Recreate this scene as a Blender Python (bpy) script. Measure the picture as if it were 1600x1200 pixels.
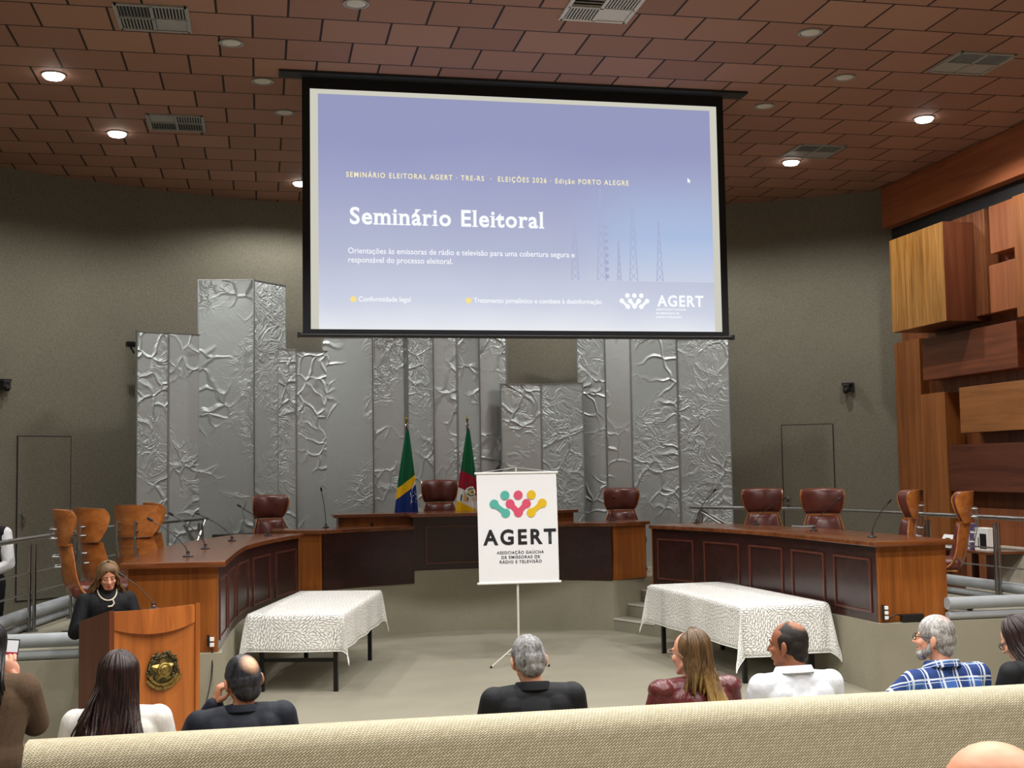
import bpy, bmesh, math, random
from mathutils import Vector, Matrix
sc = bpy.context.scene
for o in list(bpy.data.objects):
    bpy.data.objects.remove(o)
COL = sc.collection
R = math.radians

# ------------------------------------------------------------------ camera
YAW, PITCH, ROLL = R(11.49), R(3.98), R(-0.91)
def camera_matrix(eye):
    f = Vector((math.sin(YAW)*math.cos(PITCH), math.cos(YAW)*math.cos(PITCH), math.sin(PITCH)))
    r0 = Vector((math.cos(YAW), -math.sin(YAW), 0))
    u0 = r0.cross(f)
    c, s = math.cos(ROLL), math.sin(ROLL)
    r = c*r0 + s*u0
    u = -s*r0 + c*u0
    m = Matrix((r, u, -f)).transposed().to_4x4()
    m.translation = eye
    return m
cd = bpy.data.cameras.new('camera')
cd.sensor_width = 36.0
cd.lens = 1925/1600*36.0
cd.clip_start = 0.05
cam = bpy.data.objects.new('camera', cd)
COL.objects.link(cam)
cam.matrix_world = camera_matrix(Vector((0, 0, 2.1)))
sc.camera = cam

# ------------------------------------------------------------------ light
w = bpy.data.worlds.new('world')
sc.world = w
w.use_nodes = True
w.node_tree.nodes['Background'].inputs[0].default_value = (0.9, 0.93, 1, 1)
w.node_tree.nodes['Background'].inputs[1].default_value = 0.05
sc.view_settings.view_transform = 'Standard'
sc.view_settings.look = 'None'
sc.view_settings.exposure = 0.0
sc.view_settings.gamma = 1.0
sc.view_settings.use_curve_mapping = False
CEIL = 6.14
LAMP_W = 250.0           # stage lamps; the rows over the audience burn brighter
AUD_W = {9.3: 400.0, 6.9: 350.0, 4.2: 300.0, 1.5: 280.0}
LAMP_COL = (1.0, 0.985, 0.955)
# lit downlights in the ceiling (x, y); the last ones are over the audience, behind the frame's top edge
LIT = [(-2.05, 12.8), (-1.67, 14.91), (0.53, 17.16), (7.61, 12.94), (6.91, 15.1), (4.75, 17.1)]
LIT_BACK = [(x, y) for y in (9.3, 6.9, 4.2, 1.5) for x in (-1.0, 1.5, 3.8, 6.3)]

# ------------------------------------------------------------------ mesh helpers
class MB:
    def __init__(s):
        s.v = []; s.f = []; s.mi = []; s.m = 0
    def add(s, vs, fs):
        b = len(s.v)
        s.v += [Vector(p) for p in vs]
        s.f += [tuple(b+i for i in f) for f in fs]
        s.mi += [s.m]*len(fs)
    def box(s, c, d, M=None, taper=1.0):
        x, y, z = d[0]/2, d[1]/2, d[2]/2
        vs = []
        for sz in (-1, 1):
            t = taper if sz > 0 else 1.0
            for sx, sy in ((-1,-1),(1,-1),(1,1),(-1,1)):
                vs.append(Vector((sx*x*t, sy*y*t, sz*z)))
        if M is not None:
            vs = [M @ p for p in vs]
        c = Vector(c)
        s.add([p+c for p in vs], [(3,2,1,0),(4,5,6,7),(0,1,5,4),(1,2,6,5),(2,3,7,6),(3,0,4,7)])
    def bar(s, a, b, wx, wy, up=(0,0,1)):
        a, b = Vector(a), Vector(b)
        d = b-a
        z = d.normalized()
        x = Vector(up).cross(z)
        if x.length < 1e-4: x = Vector((1,0,0))
        x.normalize()
        y = z.cross(x)
        M = Matrix((x, y, z)).transposed()
        s.box((a+b)/2, (wx, wy, d.length), M)
    def tube(s, pts, r, n=10, caps=True):
        pts = [Vector(p) for p in pts]
        m = len(pts)
        rr = r if isinstance(r, (list, tuple)) else [r]*m
        vs = []
        px = None
        for i, p in enumerate(pts):
            t = (pts[min(i+1, m-1)]-pts[max(i-1, 0)])
            t = t.normalized() if t.length > 1e-9 else Vector((0,0,1))
            if px is None:
                px = Vector((1,0,0)) if abs(t.x) < 0.9 else Vector((0,1,0))
            x = (px - t*px.dot(t))
            if x.length < 1e-6: x = t.orthogonal()
            x.normalize()
            y = t.cross(x)
            px = x
            for k in range(n):
                a = 2*math.pi*k/n
                vs.append(p + (x*math.cos(a)+y*math.sin(a))*rr[i])
        fs = []
        for i in range(m-1):
            for k in range(n):
                k2 = (k+1) % n
                fs.append((i*n+k, i*n+k2, (i+1)*n+k2, (i+1)*n+k))
        if caps:
            fs.append(tuple(range(n-1, -1, -1)))
            fs.append(tuple((m-1)*n+k for k in range(n)))
        s.add(vs, fs)
    def lathe(s, prof, n=24, c=(0,0,0), M=None):
        vs = []
        for r, z in prof:
            for k in range(n):
                a = 2*math.pi*k/n
                p = Vector((r*math.cos(a), r*math.sin(a), z))
                if M is not None: p = M @ p
                vs.append(p+Vector(c))
        fs = []
        for i in range(len(prof)-1):
            for k in range(n):
                k2 = (k+1) % n
                fs.append((i*n+k, i*n+k2, (i+1)*n+k2, (i+1)*n+k))
        fs.append(tuple(range(n-1, -1, -1)))
        fs.append(tuple((len(prof)-1)*n+k for k in range(n)))
        s.add(vs, fs)
    def ball(s, c, r, M=None, nu=16, nv=10):
        r = r if isinstance(r, (list, tuple)) else (r, r, r)
        vs = []
        for j in range(1, nv):
            t = math.pi*j/nv
            for i in range(nu):
                a = 2*math.pi*i/nu
                vs.append(Vector((r[0]*math.sin(t)*math.cos(a), r[1]*math.sin(t)*math.sin(a), r[2]*math.cos(t))))
        vs += [Vector((0, 0, r[2])), Vector((0, 0, -r[2]))]
        if M is not None: vs = [M @ p for p in vs]
        fs = []
        for j in range(nv-2):
            for i in range(nu):
                i2 = (i+1) % nu
                fs.append((j*nu+i, (j+1)*nu+i, (j+1)*nu+i2, j*nu+i2))
        T = (nv-1)*nu
        for i in range(nu):
            i2 = (i+1) % nu
            fs.append((T, i, i2))
            fs.append((T+1, (nv-2)*nu+i2, (nv-2)*nu+i))
        c = Vector(c)
        s.add([p+c for p in vs], fs)
    def prism(s, poly, z0, z1):
        n = len(poly)
        a = sum(poly[i][0]*poly[(i+1) % n][1]-poly[(i+1) % n][0]*poly[i][1] for i in range(n))
        if a < 0: poly = poly[::-1]
        vs = [(p[0], p[1], z0) for p in poly]+[(p[0], p[1], z1) for p in poly]
        fs = [tuple(range(n-1, -1, -1)), tuple(range(n, 2*n))]
        for i in range(n):
            j = (i+1) % n
            fs.append((i, j, n+j, n+i))
        s.add(vs, fs)
    def sheet(s, fn, nu, nv, th, front=True):
        """closed thin shell: grid fn(u, v) with u, v in 0..1, thickened along its normal"""
        g = [[Vector(fn(i/nu, j/nv)) for i in range(nu+1)] for j in range(nv+1)]
        vs = []; W = nu+1
        for j in range(nv+1):
            for i in range(nu+1): vs.append(g[j][i])
        for j in range(nv+1):
            for i in range(nu+1):
                du = g[j][min(i+1, nu)]-g[j][max(i-1, 0)]
                dv = g[min(j+1, nv)][i]-g[max(j-1, 0)][i]
                n = du.cross(dv)
                n = n.normalized() if n.length > 1e-9 else Vector((0, 0, 1))
                t = th(i/nu, j/nv) if callable(th) else th
                vs.append(g[j][i]+n*t)
        N = (nu+1)*(nv+1)
        fs = []
        for j in range(nv):
            for i in range(nu):
                a, b, c, d = j*W+i, j*W+i+1, (j+1)*W+i+1, (j+1)*W+i
                fs.append((d, c, b, a))
                fs.append((N+a, N+b, N+c, N+d))
        ring = [i for i in range(nu)]+[j*W+nu for j in range(nv)]+[nv*W+i for i in range(nu, 0, -1)]+[j*W for j in range(nv, 0, -1)]
        m = len(ring)
        for k in range(m):
            a, b = ring[k], ring[(k+1) % m]
            fs.append((a, b, N+b, N+a))
        s.add(vs, fs)
    def build(s, name, mats, parent=None, smooth=False, bevel=0.0, seg=2, origin=None, world=False):
        me = bpy.data.meshes.new(name)
        off = Vector((0, 0, 0))
        if world and parent is not None: off = parent.location
        if origin is not None: off = Vector(origin)
        me.from_pydata([tuple(p-off) for p in s.v], [], s.f)
        me.update()
        mats = mats if isinstance(mats, (list, tuple)) else [mats]
        for m in mats: me.materials.append(m)
        if len(mats) > 1:
            me.polygons.foreach_set('material_index', s.mi)
        if bevel > 0:
            bm = bmesh.new(); bm.from_mesh(me)
            es = [e for e in bm.edges if len(e.link_faces) == 2 and e.calc_face_angle(0) > 0.5]
            bmesh.ops.bevel(bm, geom=es, offset=bevel, segments=seg, affect='EDGES', profile=0.6)
            bm.to_mesh(me); bm.free()
        if smooth:
            me.polygons.foreach_set('use_smooth', [True]*len(me.polygons))
            if smooth == 'auto':
                me.set_sharp_from_angle(angle=R(35))
        o = bpy.data.objects.new(name, me)
        COL.objects.link(o)
        if origin is not None: o.location = off
        if parent is not None: o.parent = parent
        return o

def tag(o, label, cat, group=None):
    o['label'] = label; o['category'] = cat
    if group: o['group'] = group
    return o
def thing(name, label, cat, loc=(0,0,0), rz=0.0, group=None):
    o = bpy.data.objects.new(name, None)
    COL.objects.link(o)
    o.empty_display_size = 0.1
    o.location = loc; o.rotation_euler = (0, 0, rz)
    return tag(o, label, cat, group)
def struct(o):
    o['kind'] = 'structure'
    return o
def dup(root, loc, rz, label, group=None):
    r = root.copy(); COL.objects.link(r)
    r.location = loc; r.rotation_euler = (0, 0, rz)
    r['label'] = label
    for ch in list(root.children):
        c = ch.copy(); COL.objects.link(c); c.parent = r
        for g in list(ch.children):
            d = g.copy(); COL.objects.link(d); d.parent = c
    return r
def catmull(pts, n):
    pts = [Vector(p) for p in pts]
    P = [pts[0]*2-pts[1]]+pts+[pts[-1]*2-pts[-2]]
    out = []
    for i in range(1, len(P)-2):
        for k in range(n):
            t = k/n
            a, b, c, d = P[i-1], P[i], P[i+1], P[i+2]
            out.append(0.5*((2*b)+(c-a)*t+(2*a-5*b+4*c-d)*t*t+(-a+3*b-3*c+d)*t**3))
    out.append(pts[-1])
    return out
def Rz(a): return Matrix.Rotation(a, 4, 'Z')
def Rx(a): return Matrix.Rotation(a, 4, 'X')
def Ry(a): return Matrix.Rotation(a, 4, 'Y')
def T(*p): return Matrix.Translation(Vector(p))

# ------------------------------------------------------------------ materials
def srgb(r, g, b):
    f = lambda c: (c/255/12.92) if c/255 <= 0.04045 else ((c/255+0.055)/1.055)**2.4
    return (f(r), f(g), f(b), 1)
class NM:
    def __init__(s, name):
        s.m = bpy.data.materials.new(name)
        s.m.use_nodes = True
        s.t = s.m.node_tree
        s.b = s.t.nodes['Principled BSDF']
        s.out = s.t.nodes['Material Output']
    def n(s, typ, **kw):
        o = s.t.nodes.new(typ)
        for k, v in kw.items():
            if k[0] == '_': setattr(o, k[1:], v)
            else:
                key = int(k[1:]) if k[0] == 'i' and k[1:].isdigit() else k.replace('__', ' ')
                o.inputs[key].default_value = v
        return o
    def l(s, a, b): s.t.links.new(a, b)
    def coord(s, scale=(1,1,1), rot=(0,0,0), loc=(0,0,0), kind='Object', rand=False):
        tc = s.n('ShaderNodeTexCoord')
        src = tc.outputs[kind]
        if rand:
            oi = s.n('ShaderNodeObjectInfo')
            ml = s.n('ShaderNodeMath', _operation='MULTIPLY', i1=37.0)
            s.l(oi.outputs['Random'], ml.inputs[0])
            ad = s.n('ShaderNodeVectorMath', _operation='ADD')
            s.l(src, ad.inputs[0]); s.l(ml.outputs[0], ad.inputs[1])
            src = ad.outputs[0]
        mp = s.n('ShaderNodeMapping')
        mp.inputs['Scale'].default_value = scale
        mp.inputs['Rotation'].default_value = rot
        mp.inputs['Location'].default_value = loc
        s.l(src, mp.inputs[0])
        return mp.outputs[0]
    def noise(s, vec, scale, detail=3, rough=0.55, dist=0.0, typ='FBM'):
        o = s.n('ShaderNodeTexNoise', Scale=scale, Detail=detail, Roughness=rough, Distortion=dist)
        o.noise_type = typ
        s.l(vec, o.inputs['Vector'])
        return o.outputs[0]
    def ramp(s, fac, stops, interp='LINEAR'):
        o = s.n('ShaderNodeValToRGB')
        o.color_ramp.interpolation = interp
        e = o.color_ramp.elements
        while len(e) > 1: e.remove(e[-1])
        e[0].position = stops[0][0]; e[0].color = stops[0][1]
        for p, c in stops[1:]:
            k = e.new(p); k.color = c
        s.l(fac, o.inputs[0])
        return o.outputs[0]
    def mix(s, fac, a, b):
        o = s.n('ShaderNodeMix', _data_type='RGBA')
        for sock, v in ((o.inputs[0], fac), (o.inputs[6], a), (o.inputs[7], b)):
            if hasattr(v, 'is_linked'): s.l(v, sock)
            else: sock.default_value = v
        return o.outputs[2]
    def math(s, op, a, b=0.0, clamp=False):
        o = s.n('ShaderNodeMath', _operation=op)
        o.use_clamp = clamp
        for sock, v in ((o.inputs[0], a), (o.inputs[1], b)):
            if hasattr(v, 'is_linked'): s.l(v, sock)
            else: sock.default_value = v
        return o.outputs[0]
    def bump(s, h, strength=0.3, dist=0.01):
        o = s.n('ShaderNodeBump', Strength=strength, Distance=dist)
        s.l(h, o.inputs['Height'])
        s.l(o.outputs[0], s.b.inputs['Normal'])
    def set(s, color=None, rough=None, metal=None, spec=None, coat=None):
        B = s.b.inputs
        if color is not None:
            if hasattr(color, 'is_linked'): s.l(color, B['Base Color'])
            else: B['Base Color'].default_value = color
        if rough is not None: B['Roughness'].default_value = rough
        if metal is not None: B['Metallic'].default_value = metal
        if spec is not None: B['Specular IOR Level'].default_value = spec
        if coat is not None:
            B['Coat Weight'].default_value = coat; B['Coat Roughness'].default_value = 0.15
        return s.m

def plain(name, c, rough=0.5, metal=0.0, var=0.08, scale=40, spec=0.5, bump=0.0):
    k = NM(name)
    nz = k.noise(k.coord(), scale, 3)
    a = tuple(x*(1-var) for x in c[:3])+(1,)
    b = tuple(min(1, x*(1+var)) for x in c[:3])+(1,)
    k.set(k.ramp(nz, [(0.3, a), (0.7, b)]), rough, metal, spec)
    if bump: k.bump(nz, bump, 0.004)
    return k.m
def wood(name, c1, c2, grain='Z', rough=0.32, coat=0.0, scale=1.0, var=0.5, rand=True):
    k = NM(name)
    sc3 = {'X': (1.1, 22, 22), 'Y': (22, 1.1, 22), 'Z': (22, 22, 1.1)}[grain]
    v = k.coord(tuple(a*scale for a in sc3), rand=rand)
    n1 = k.noise(v, 1.0, 5, 0.62, 0.7)
    v2 = k.coord(tuple(a*scale*0.22 for a in sc3), loc=(3, 1, 7), rand=rand)
    n2 = k.noise(v2, 1.0, 3, 0.5, 1.2)
    f = k.math('ADD', k.math('MULTIPLY', n1, 0.55), k.math('MULTIPLY', n2, 0.45))
    dk = tuple(x*(1-var) for x in c1[:3])+(1,)
    k.set(k.ramp(f, [(0.30, dk), (0.43, c1), (0.62, c2), (0.8, c1)]), rough, 0, 0.4, coat)
    k.bump(n1, 0.05, 0.002)
    return k.m
def carpet(name, c1, c2, scale=140, stretch=(1, 1, 1), bump=0.5, patch=0.12):
    k = NM(name)
    v = k.coord(stretch)
    n1 = k.noise(v, scale, 2, 0.7)
    n2 = k.noise(k.coord(), 0.9, 3, 0.6)
    base = k.ramp(n1, [(0.32, c1), (0.68, c2)])
    tint = k.ramp(n2, [(0.3, (1-patch,)*3+(1,)), (0.7, (1+patch*0.6,)*3+(1,))])
    o = k.n('ShaderNodeMix', _data_type='RGBA', _blend_type='MULTIPLY')
    o.inputs[0].default_value = 1.0
    k.l(base, o.inputs[6]); k.l(tint, o.inputs[7])
    k.set(o.outputs[2], 0.95, 0, 0.15)
    k.bump(n1, bump, 0.006)
    return k.m
def emit(name, c, strength=1.0):
    k = NM(name)
    e = k.n('ShaderNodeEmission', Color=c, Strength=strength)
    k.l(e.outputs[0], k.out.inputs[0])
    return k.m

M = {}
M['floor'] = carpet('floor_carpet', srgb(133, 128, 113), srgb(157, 152, 135), 120, (1, 1, 1), 0.3, 0.1)
M['pitwall'] = carpet('pit_wall_carpet', srgb(136, 131, 113), srgb(161, 155, 135), 150, (1, 1, 1), 0.35, 0.12)
M['wall'] = carpet('wall_fabric', srgb(108, 104, 91), srgb(137, 133, 118), 105, (1, 1, 0.5), 0.25, 0.06)
M['steel'] = plain('brushed_steel', srgb(170, 170, 168), 0.30, 1.0, 0.05, 60)
M['chrome'] = plain('chrome', srgb(205, 205, 205), 0.12, 1.0, 0.03, 30)
M['satin'] = plain('satin_nickel', srgb(150, 150, 148), 0.45, 0.9, 0.05, 60)
M['black'] = plain('black_plastic', srgb(16, 16, 17), 0.45, 0, 0.2, 50)
M['blackmetal'] = plain('black_metal', srgb(14, 14, 15), 0.4, 0.2, 0.2, 50)
M['blackcloth'] = plain('black_screen_border', srgb(13, 14, 20), 0.8, 0, 0.15, 30)
M['pipe'] = plain('grey_pipe_paint', srgb(158, 163, 166), 0.42, 0, 0.05, 8)
M['white'] = plain('white_plastic', srgb(232, 232, 228), 0.45, 0, 0.03, 20)
M['offwhite'] = plain('off_white_enamel', srgb(206, 202, 192), 0.5, 0, 0.04, 20)
M['ventgrey'] = plain('vent_grey', srgb(150, 150, 145), 0.5, 0, 0.05, 20)
M['ventdark'] = plain('vent_dark', srgb(30, 31, 33), 0.7, 0, 0.1, 20)
M['leather'] = plain('brown_leather', srgb(92, 44, 36), 0.36, 0, 0.22, 9, 0.5, 0.15)
M['deskdark'] = wood('dark_mahogany', srgb(42, 21, 19), srgb(58, 29, 25), 'X', 0.3, 0.25, 1, 0.15)
M['deskrim'] = wood('mahogany_moulding', srgb(80, 42, 34), srgb(100, 54, 42), 'Z', 0.3, 0.3, 1, 0.15)
M['deskwood'] = wood('honey_wood_panel', srgb(128, 70, 22), srgb(156, 90, 34), 'Z', 0.4, 0.1, 0.8, 0.35)
M['desktop'] = wood('walnut_worktop', srgb(96, 52, 26), srgb(130, 75, 40), 'X', 0.22, 0.4, 0.7, 0.3)
M['lectwood'] = wood('lectern_wood', srgb(148, 80, 30), srgb(178, 102, 42), 'Z', 0.4, 0.1, 0.7, 0.3)
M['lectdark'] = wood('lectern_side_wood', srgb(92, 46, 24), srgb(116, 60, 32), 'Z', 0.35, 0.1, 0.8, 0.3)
M['ply'] = wood('walnut_plywood', srgb(150, 86, 38), srgb(182, 112, 54), 'X', 0.28, 0.3, 0.9, 0.3)
M['wallwood'] = wood('wall_planks', srgb(112, 62, 34), srgb(140, 82, 46), 'Z', 0.4, 0.1, 0.5, 0.35)
M['beam'] = wood('beam_wood', srgb(150, 84, 52), srgb(178, 106, 68), 'Y', 0.4, 0.1, 0.5, 0.25)
# ------------------------------------------------------------------ room shell
WC = Vector((2.67, 8.78, 0)); WR = 10.0
def pw(deg, r, z): return (WC.x+r*math.sin(R(deg)), WC.y+r*math.cos(R(deg)), z)
X0 = 2.6; PZ = 0.64

k = NM('ceiling_tiles')
v = k.coord(loc=(0.08, 0.065, 0))
br = k.n('ShaderNodeTexBrick', Scale=1.0, Mortar__Size=0.011, Mortar__Smooth=0.1, Bias=0.0, Brick__Width=0.617, Row__Height=0.575)
br.offset = 0.5; br.offset_frequency = 2; br.squash = 1.0
br.inputs['Color1'].default_value = srgb(146, 108, 91)
br.inputs['Color2'].default_value = srgb(164, 124, 104)
br.inputs['Mortar'].default_value = srgb(44, 32, 27)
k.l(v, br.inputs['Vector'])
k.set(br.outputs['Color'], 0.75, 0, 0.25)
inv = k.math('SUBTRACT', 1.0, br.outputs['Fac'])
k.bump(inv, 0.6, 0.01)
M['ceiling'] = k.m
M['rearwall'] = plain('rear_wall_paint', srgb(120, 108, 94), 0.8, 0, 0.05, 3)

def slab(name, x0, x1, y0, y1, z0, z1, m):
    b = MB(); b.box(((x0+x1)/2, (y0+y1)/2, (z0+z1)/2), (x1-x0, y1-y0, z1-z0))
    return struct(b.build(name, m))
slab('floor', -4.2, 9.5, -6, 19.4, -0.2, 0.0, M['floor'])
slab('ceiling', -4.4, 9.6, -6.2, 19.4, CEIL, CEIL+0.2, M['ceiling'])
slab('wall_left', -4.2, -3.95, -6, 16.42, 0, CEIL, M['wall'])
slab('wall_right', 9.15, 9.4, -6, 16.42, 0, CEIL, M['wallwood'])
slab('wall_rear', -4.2, 9.4, -6.2, -6, 0, CEIL, M['rearwall'])
b = MB()
a0, a1 = -42.0, 41.0
b.sheet(lambda u, v: pw(a0+(a1-a0)*u, WR, CEIL*v), 60, 8, -0.15)
wb = struct(b.build('wall_back', M['wall'], smooth='auto'))

# concealed doors in the fabric wall
def door(n, d0, d1, z0, z1, knobd):
    b = MB()
    b.sheet(lambda u, v: pw(d0+(d1-d0)*u, WR-0.006, z0+(z1-z0)*v), 6, 6, 0.012)
    d = struct(b.build('door_%d' % n, M['wall']))
    s = MB()
    g = 0.07
    for (p0, p1, q0, q1) in ((d0-g, d0, z0, z1), (d1, d1+g, z0, z1), (d0-g, d1+g, z1, z1+0.012), (d0-g, d1+g, z0-0.012, z0)):
        s.sheet(lambda u, v: pw(p0+(p1-p0)*u, WR-0.004, q0+(q1-q0)*v), 4, 1, 0.006)
    s.build('door_seam', M['ventdark'], d)
    for zz, nm in ((1.62, 'door_lock'), (1.53, 'door_knob')):
        kb = MB()
        p = Vector(pw(knobd, WR-0.03, zz))
        n_ = (WC-Vector((p.x, p.y, 0))).normalized()
        kb.tube([p-n_*0.03, p+n_*0.01, p+n_*0.02, p+n_*0.045], [0.016, 0.016, 0.026, 0.02], 12)
        kb.build(nm, M['chrome'], d, smooth='auto')
door(1, -35.3, -31.25, 0.52, 2.63, -34.95)
door(2, 30.14, 34.4, 0.52, 2.70, 30.55)

# pit edge and the raised platform
SIDE = [(2.93, 10.5), (2.925, 11.2), (2.88, 12.0), (2.80, 12.8), (2.62, 13.6), (2.40, 14.3), (2.18, 14.85)]
side_curve = catmull([(a, y, 0) for a, y in SIDE], 5)
arc_c = (X0, 13.2); arc_r = 3.03
def arc_pt(dx, r=arc_r): return Vector((X0+dx, arc_c[1]+math.sqrt(r*r-dx*dx), 0))
SN = Vector((0.82, 0.57, 0)).normalized()
left = [Vector((X0-p.x, p.y, 0)) for p in side_curve]
right = [Vector((X0+p.x, p.y, 0)) for p in side_curve]
arc = [arc_pt(-1.87+3.74*i/30) for i in range(31)]
def flip(p): return Vector((2*X0-p.x, p.y, 0))
A_r, B_r = arc[-1], right[-1]
A2, B2 = A_r+SN*0.95, B_r+SN*0.95
poly = [Vector((-2.42, 10.5, 0))]+left+[flip(B2), flip(A2)]+arc+[A2, B2]+right[::-1]+[Vector((7.68, 10.5, 0)),
    Vector((7.66, 11.7, 0)), Vector((7.5, 13.5, 0)), Vector((7.15, 15.4, 0)), Vector((6.75, 16.9, 0)), Vector((6.2, 18.0, 0)),
    Vector((4.6, 18.4, 0)), Vector((2.67, 18.6, 0)), Vector((0.8, 18.4, 0)), Vector((-0.75, 17.9, 0)), Vector((-1.2, 17.0, 0)), Vector((-1.72, 15.4, 0)),
    Vector((-2.1, 13.6, 0)), Vector((-2.3, 12.5, 0))]
b = MB(); b.prism([(p.x, p.y) for p in poly], 0.0, PZ)
pl = b.build('floor_platform', [M['pitwall'], M['floor']])
for p in pl.data.polygons:
    p.material_index = 1 if p.normal.z > 0.5 else 0
struct(pl)
# raised step under the presiding bench
b = MB()
ctr = [arc_pt(-0.66+1.3*i/12) for i in range(13)]
b.prism([(p.x, p.y) for p in ctr]+[(X0+1.55, 16.6), (X0+1.55, 18.2), (X0-1.6, 18.2), (X0-1.62, 16.6)], PZ, PZ+0.16)
ps = b.build('floor_dais', [M['pitwall'], M['floor']])
for p in ps.data.polygons: p.material_index = 1 if p.normal.z > 0.5 else 0
struct(ps)
slab('floor_aisle_left', -3.95, -0.6, 10.7, 17.6, 0.0, 0.2, M['floor'])
slab('floor_aisle_right', 5.8, 9.15, 10.7, 17.6, 0.0, 0.2, M['floor'])
slab('floor_audience', -3.9, 9.1, -6, 4.7, 0.0, 0.28, M['floor'])
# stairs cut in the platform, both sides
for sgn, nm in ((1, 'right'), (-1, 'left')):
    for i in range(3):
        b = MB()
        q = [A_r+SN*0.3*i, B_r+SN*0.3*i, B2, A2]
        if sgn < 0: q = [flip(p) for p in q]
        b.prism([(p.x, p.y) for p in q], 0.16*i, 0.16*(i+1)-0.002)
        st = struct(b.build('trim_%d' % (i+1 if sgn > 0 else i+4), M['floor']))
        nb = MB()
        e0, e1 = q[0], q[1]
        nb.bar(e0+Vector((0, 0, 0.16*(i+1)-0.01)), e1+Vector((0, 0, 0.16*(i+1)-0.01)), 0.018, 0.02)
        nb.build('stair_nosing', M['offwhite'], st)

# wood relief wall on the right
b = MB(); b.box((9.03, 5.3, 5.83), (0.26, 22.2, 0.60)); beam = struct(b.build('trim_7', M['beam'], bevel=0.004))
b = MB(); b.box((9.1, 5.3, 5.42), (0.1, 22.2, 0.24)); struct(b.build('trim_8', M['ventdark']))  # dark strip standing for the shadow in the slot under the beam
b = MB(); b.box((9.12, 16.62, 2.7), (0.08, 0.28, 5.4)); struct(b.build('trim_9', M['beam']))
M['w_gold'] = wood('golden_freijo', srgb(136, 92, 38), srgb(178, 128, 68), 'Z', 0.38, 0.1, 1.5, 0.5)
M['w_dark'] = wood('dark_stripe_wood', srgb(104, 60, 36), srgb(146, 92, 58), 'Z', 0.4, 0.1, 1.3, 0.45)
M['w_midv'] = wood('mid_brown_wood', srgb(136, 78, 46), srgb(158, 96, 60), 'Z', 0.4, 0.1, 0.7, 0.2)
M['w_midh'] = wood('red_brown_wood', srgb(106, 56, 34), srgb(136, 76, 46), 'Y', 0.4, 0.1, 0.7, 0.35)
M['w_lighth'] = wood('honey_brown_wood', srgb(142, 90, 48), srgb(168, 112, 64), 'Y', 0.4, 0.1, 0.7, 0.3)
M['w_darkh'] = wood('deep_brown_wood', srgb(84, 44, 30), srgb(108, 60, 40), 'Y', 0.4, 0.1, 0.7, 0.25)
M['w_side'] = wood('red_brown_side_wood', srgb(96, 50, 30), srgb(118, 66, 42), 'Z', 0.4, 0.1, 0.7, 0.25)
M['w_amber'] = wood('amber_wood', srgb(134, 78, 38), srgb(162, 102, 54), 'Z', 0.4, 0.1, 0.7, 0.3)
for x, y0, y1, z0, z1, m, lab in (
    (8.52, 14.15, 15.52, 3.90, 5.18, 'w_gold', 'large golden wood block jutting far out below the beam near the corner'),
    (8.95, 13.90, 14.66, 3.96, 5.30, 'w_dark', 'tall dark striped wood panel beside the big golden block'),
    (8.95, 13.27, 13.79, 4.70, 5.30, 'w_midv', 'small brown wood panel directly under the beam, upper of two small ones'),
    (8.95, 13.28, 13.84, 3.96, 4.56, 'w_midv', 'small square brown wood panel, lower of two small ones'),
    (8.90, 12.30, 13.22, 3.83, 5.30, 'w_amber', 'tall wood panel cut off by the right edge of the view'),
    (8.90, 13.25, 15.42, 3.23, 3.80, 'w_midh', 'wide red-brown wood block under the dark striped panel'),
    (9.03, 15.72, 16.42, 1.72, 3.85, 'w_amber', 'long upright wood panel below the golden block by the corner'),
    (8.87, 14.85, 15.49, 0.95, 3.04, 'w_amber', 'narrow upright wood block in front of the long corner panel'),
    (8.87, 12.10, 14.50, 2.48, 3.07, 'w_lighth', 'wide honey wood block below the red-brown one'),
    (8.87, 12.10, 14.80, 1.73, 2.33, 'w_darkh', 'wide deep brown wood block, lowest above the handrail'),
    (9.00, 12.10, 14.70, 0.20, 1.52, 'w_midv', 'broad wood panel near the floor behind the papers'),
    (9.06, 15.56, 16.40, 0.20, 1.56, 'w_midv', 'low wood panel near the floor by the corner')):
    b = MB()
    b.box(((x+9.15)/2, (y0+y1)/2, (z0+z1)/2), (9.15-x, y1-y0, z1-z0))
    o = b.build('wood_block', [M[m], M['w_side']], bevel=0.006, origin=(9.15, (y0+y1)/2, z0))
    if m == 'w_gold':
        for p in o.data.polygons: p.material_index = 1 if abs(p.normal.y) > 0.5 or p.normal.z < -0.5 else 0  # sides and underside of the golden block take a darker red-brown
    else: o.data.materials.pop()
    tag(o, lab, 'wall panel', 'wooden relief blocks on the right wall')

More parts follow.
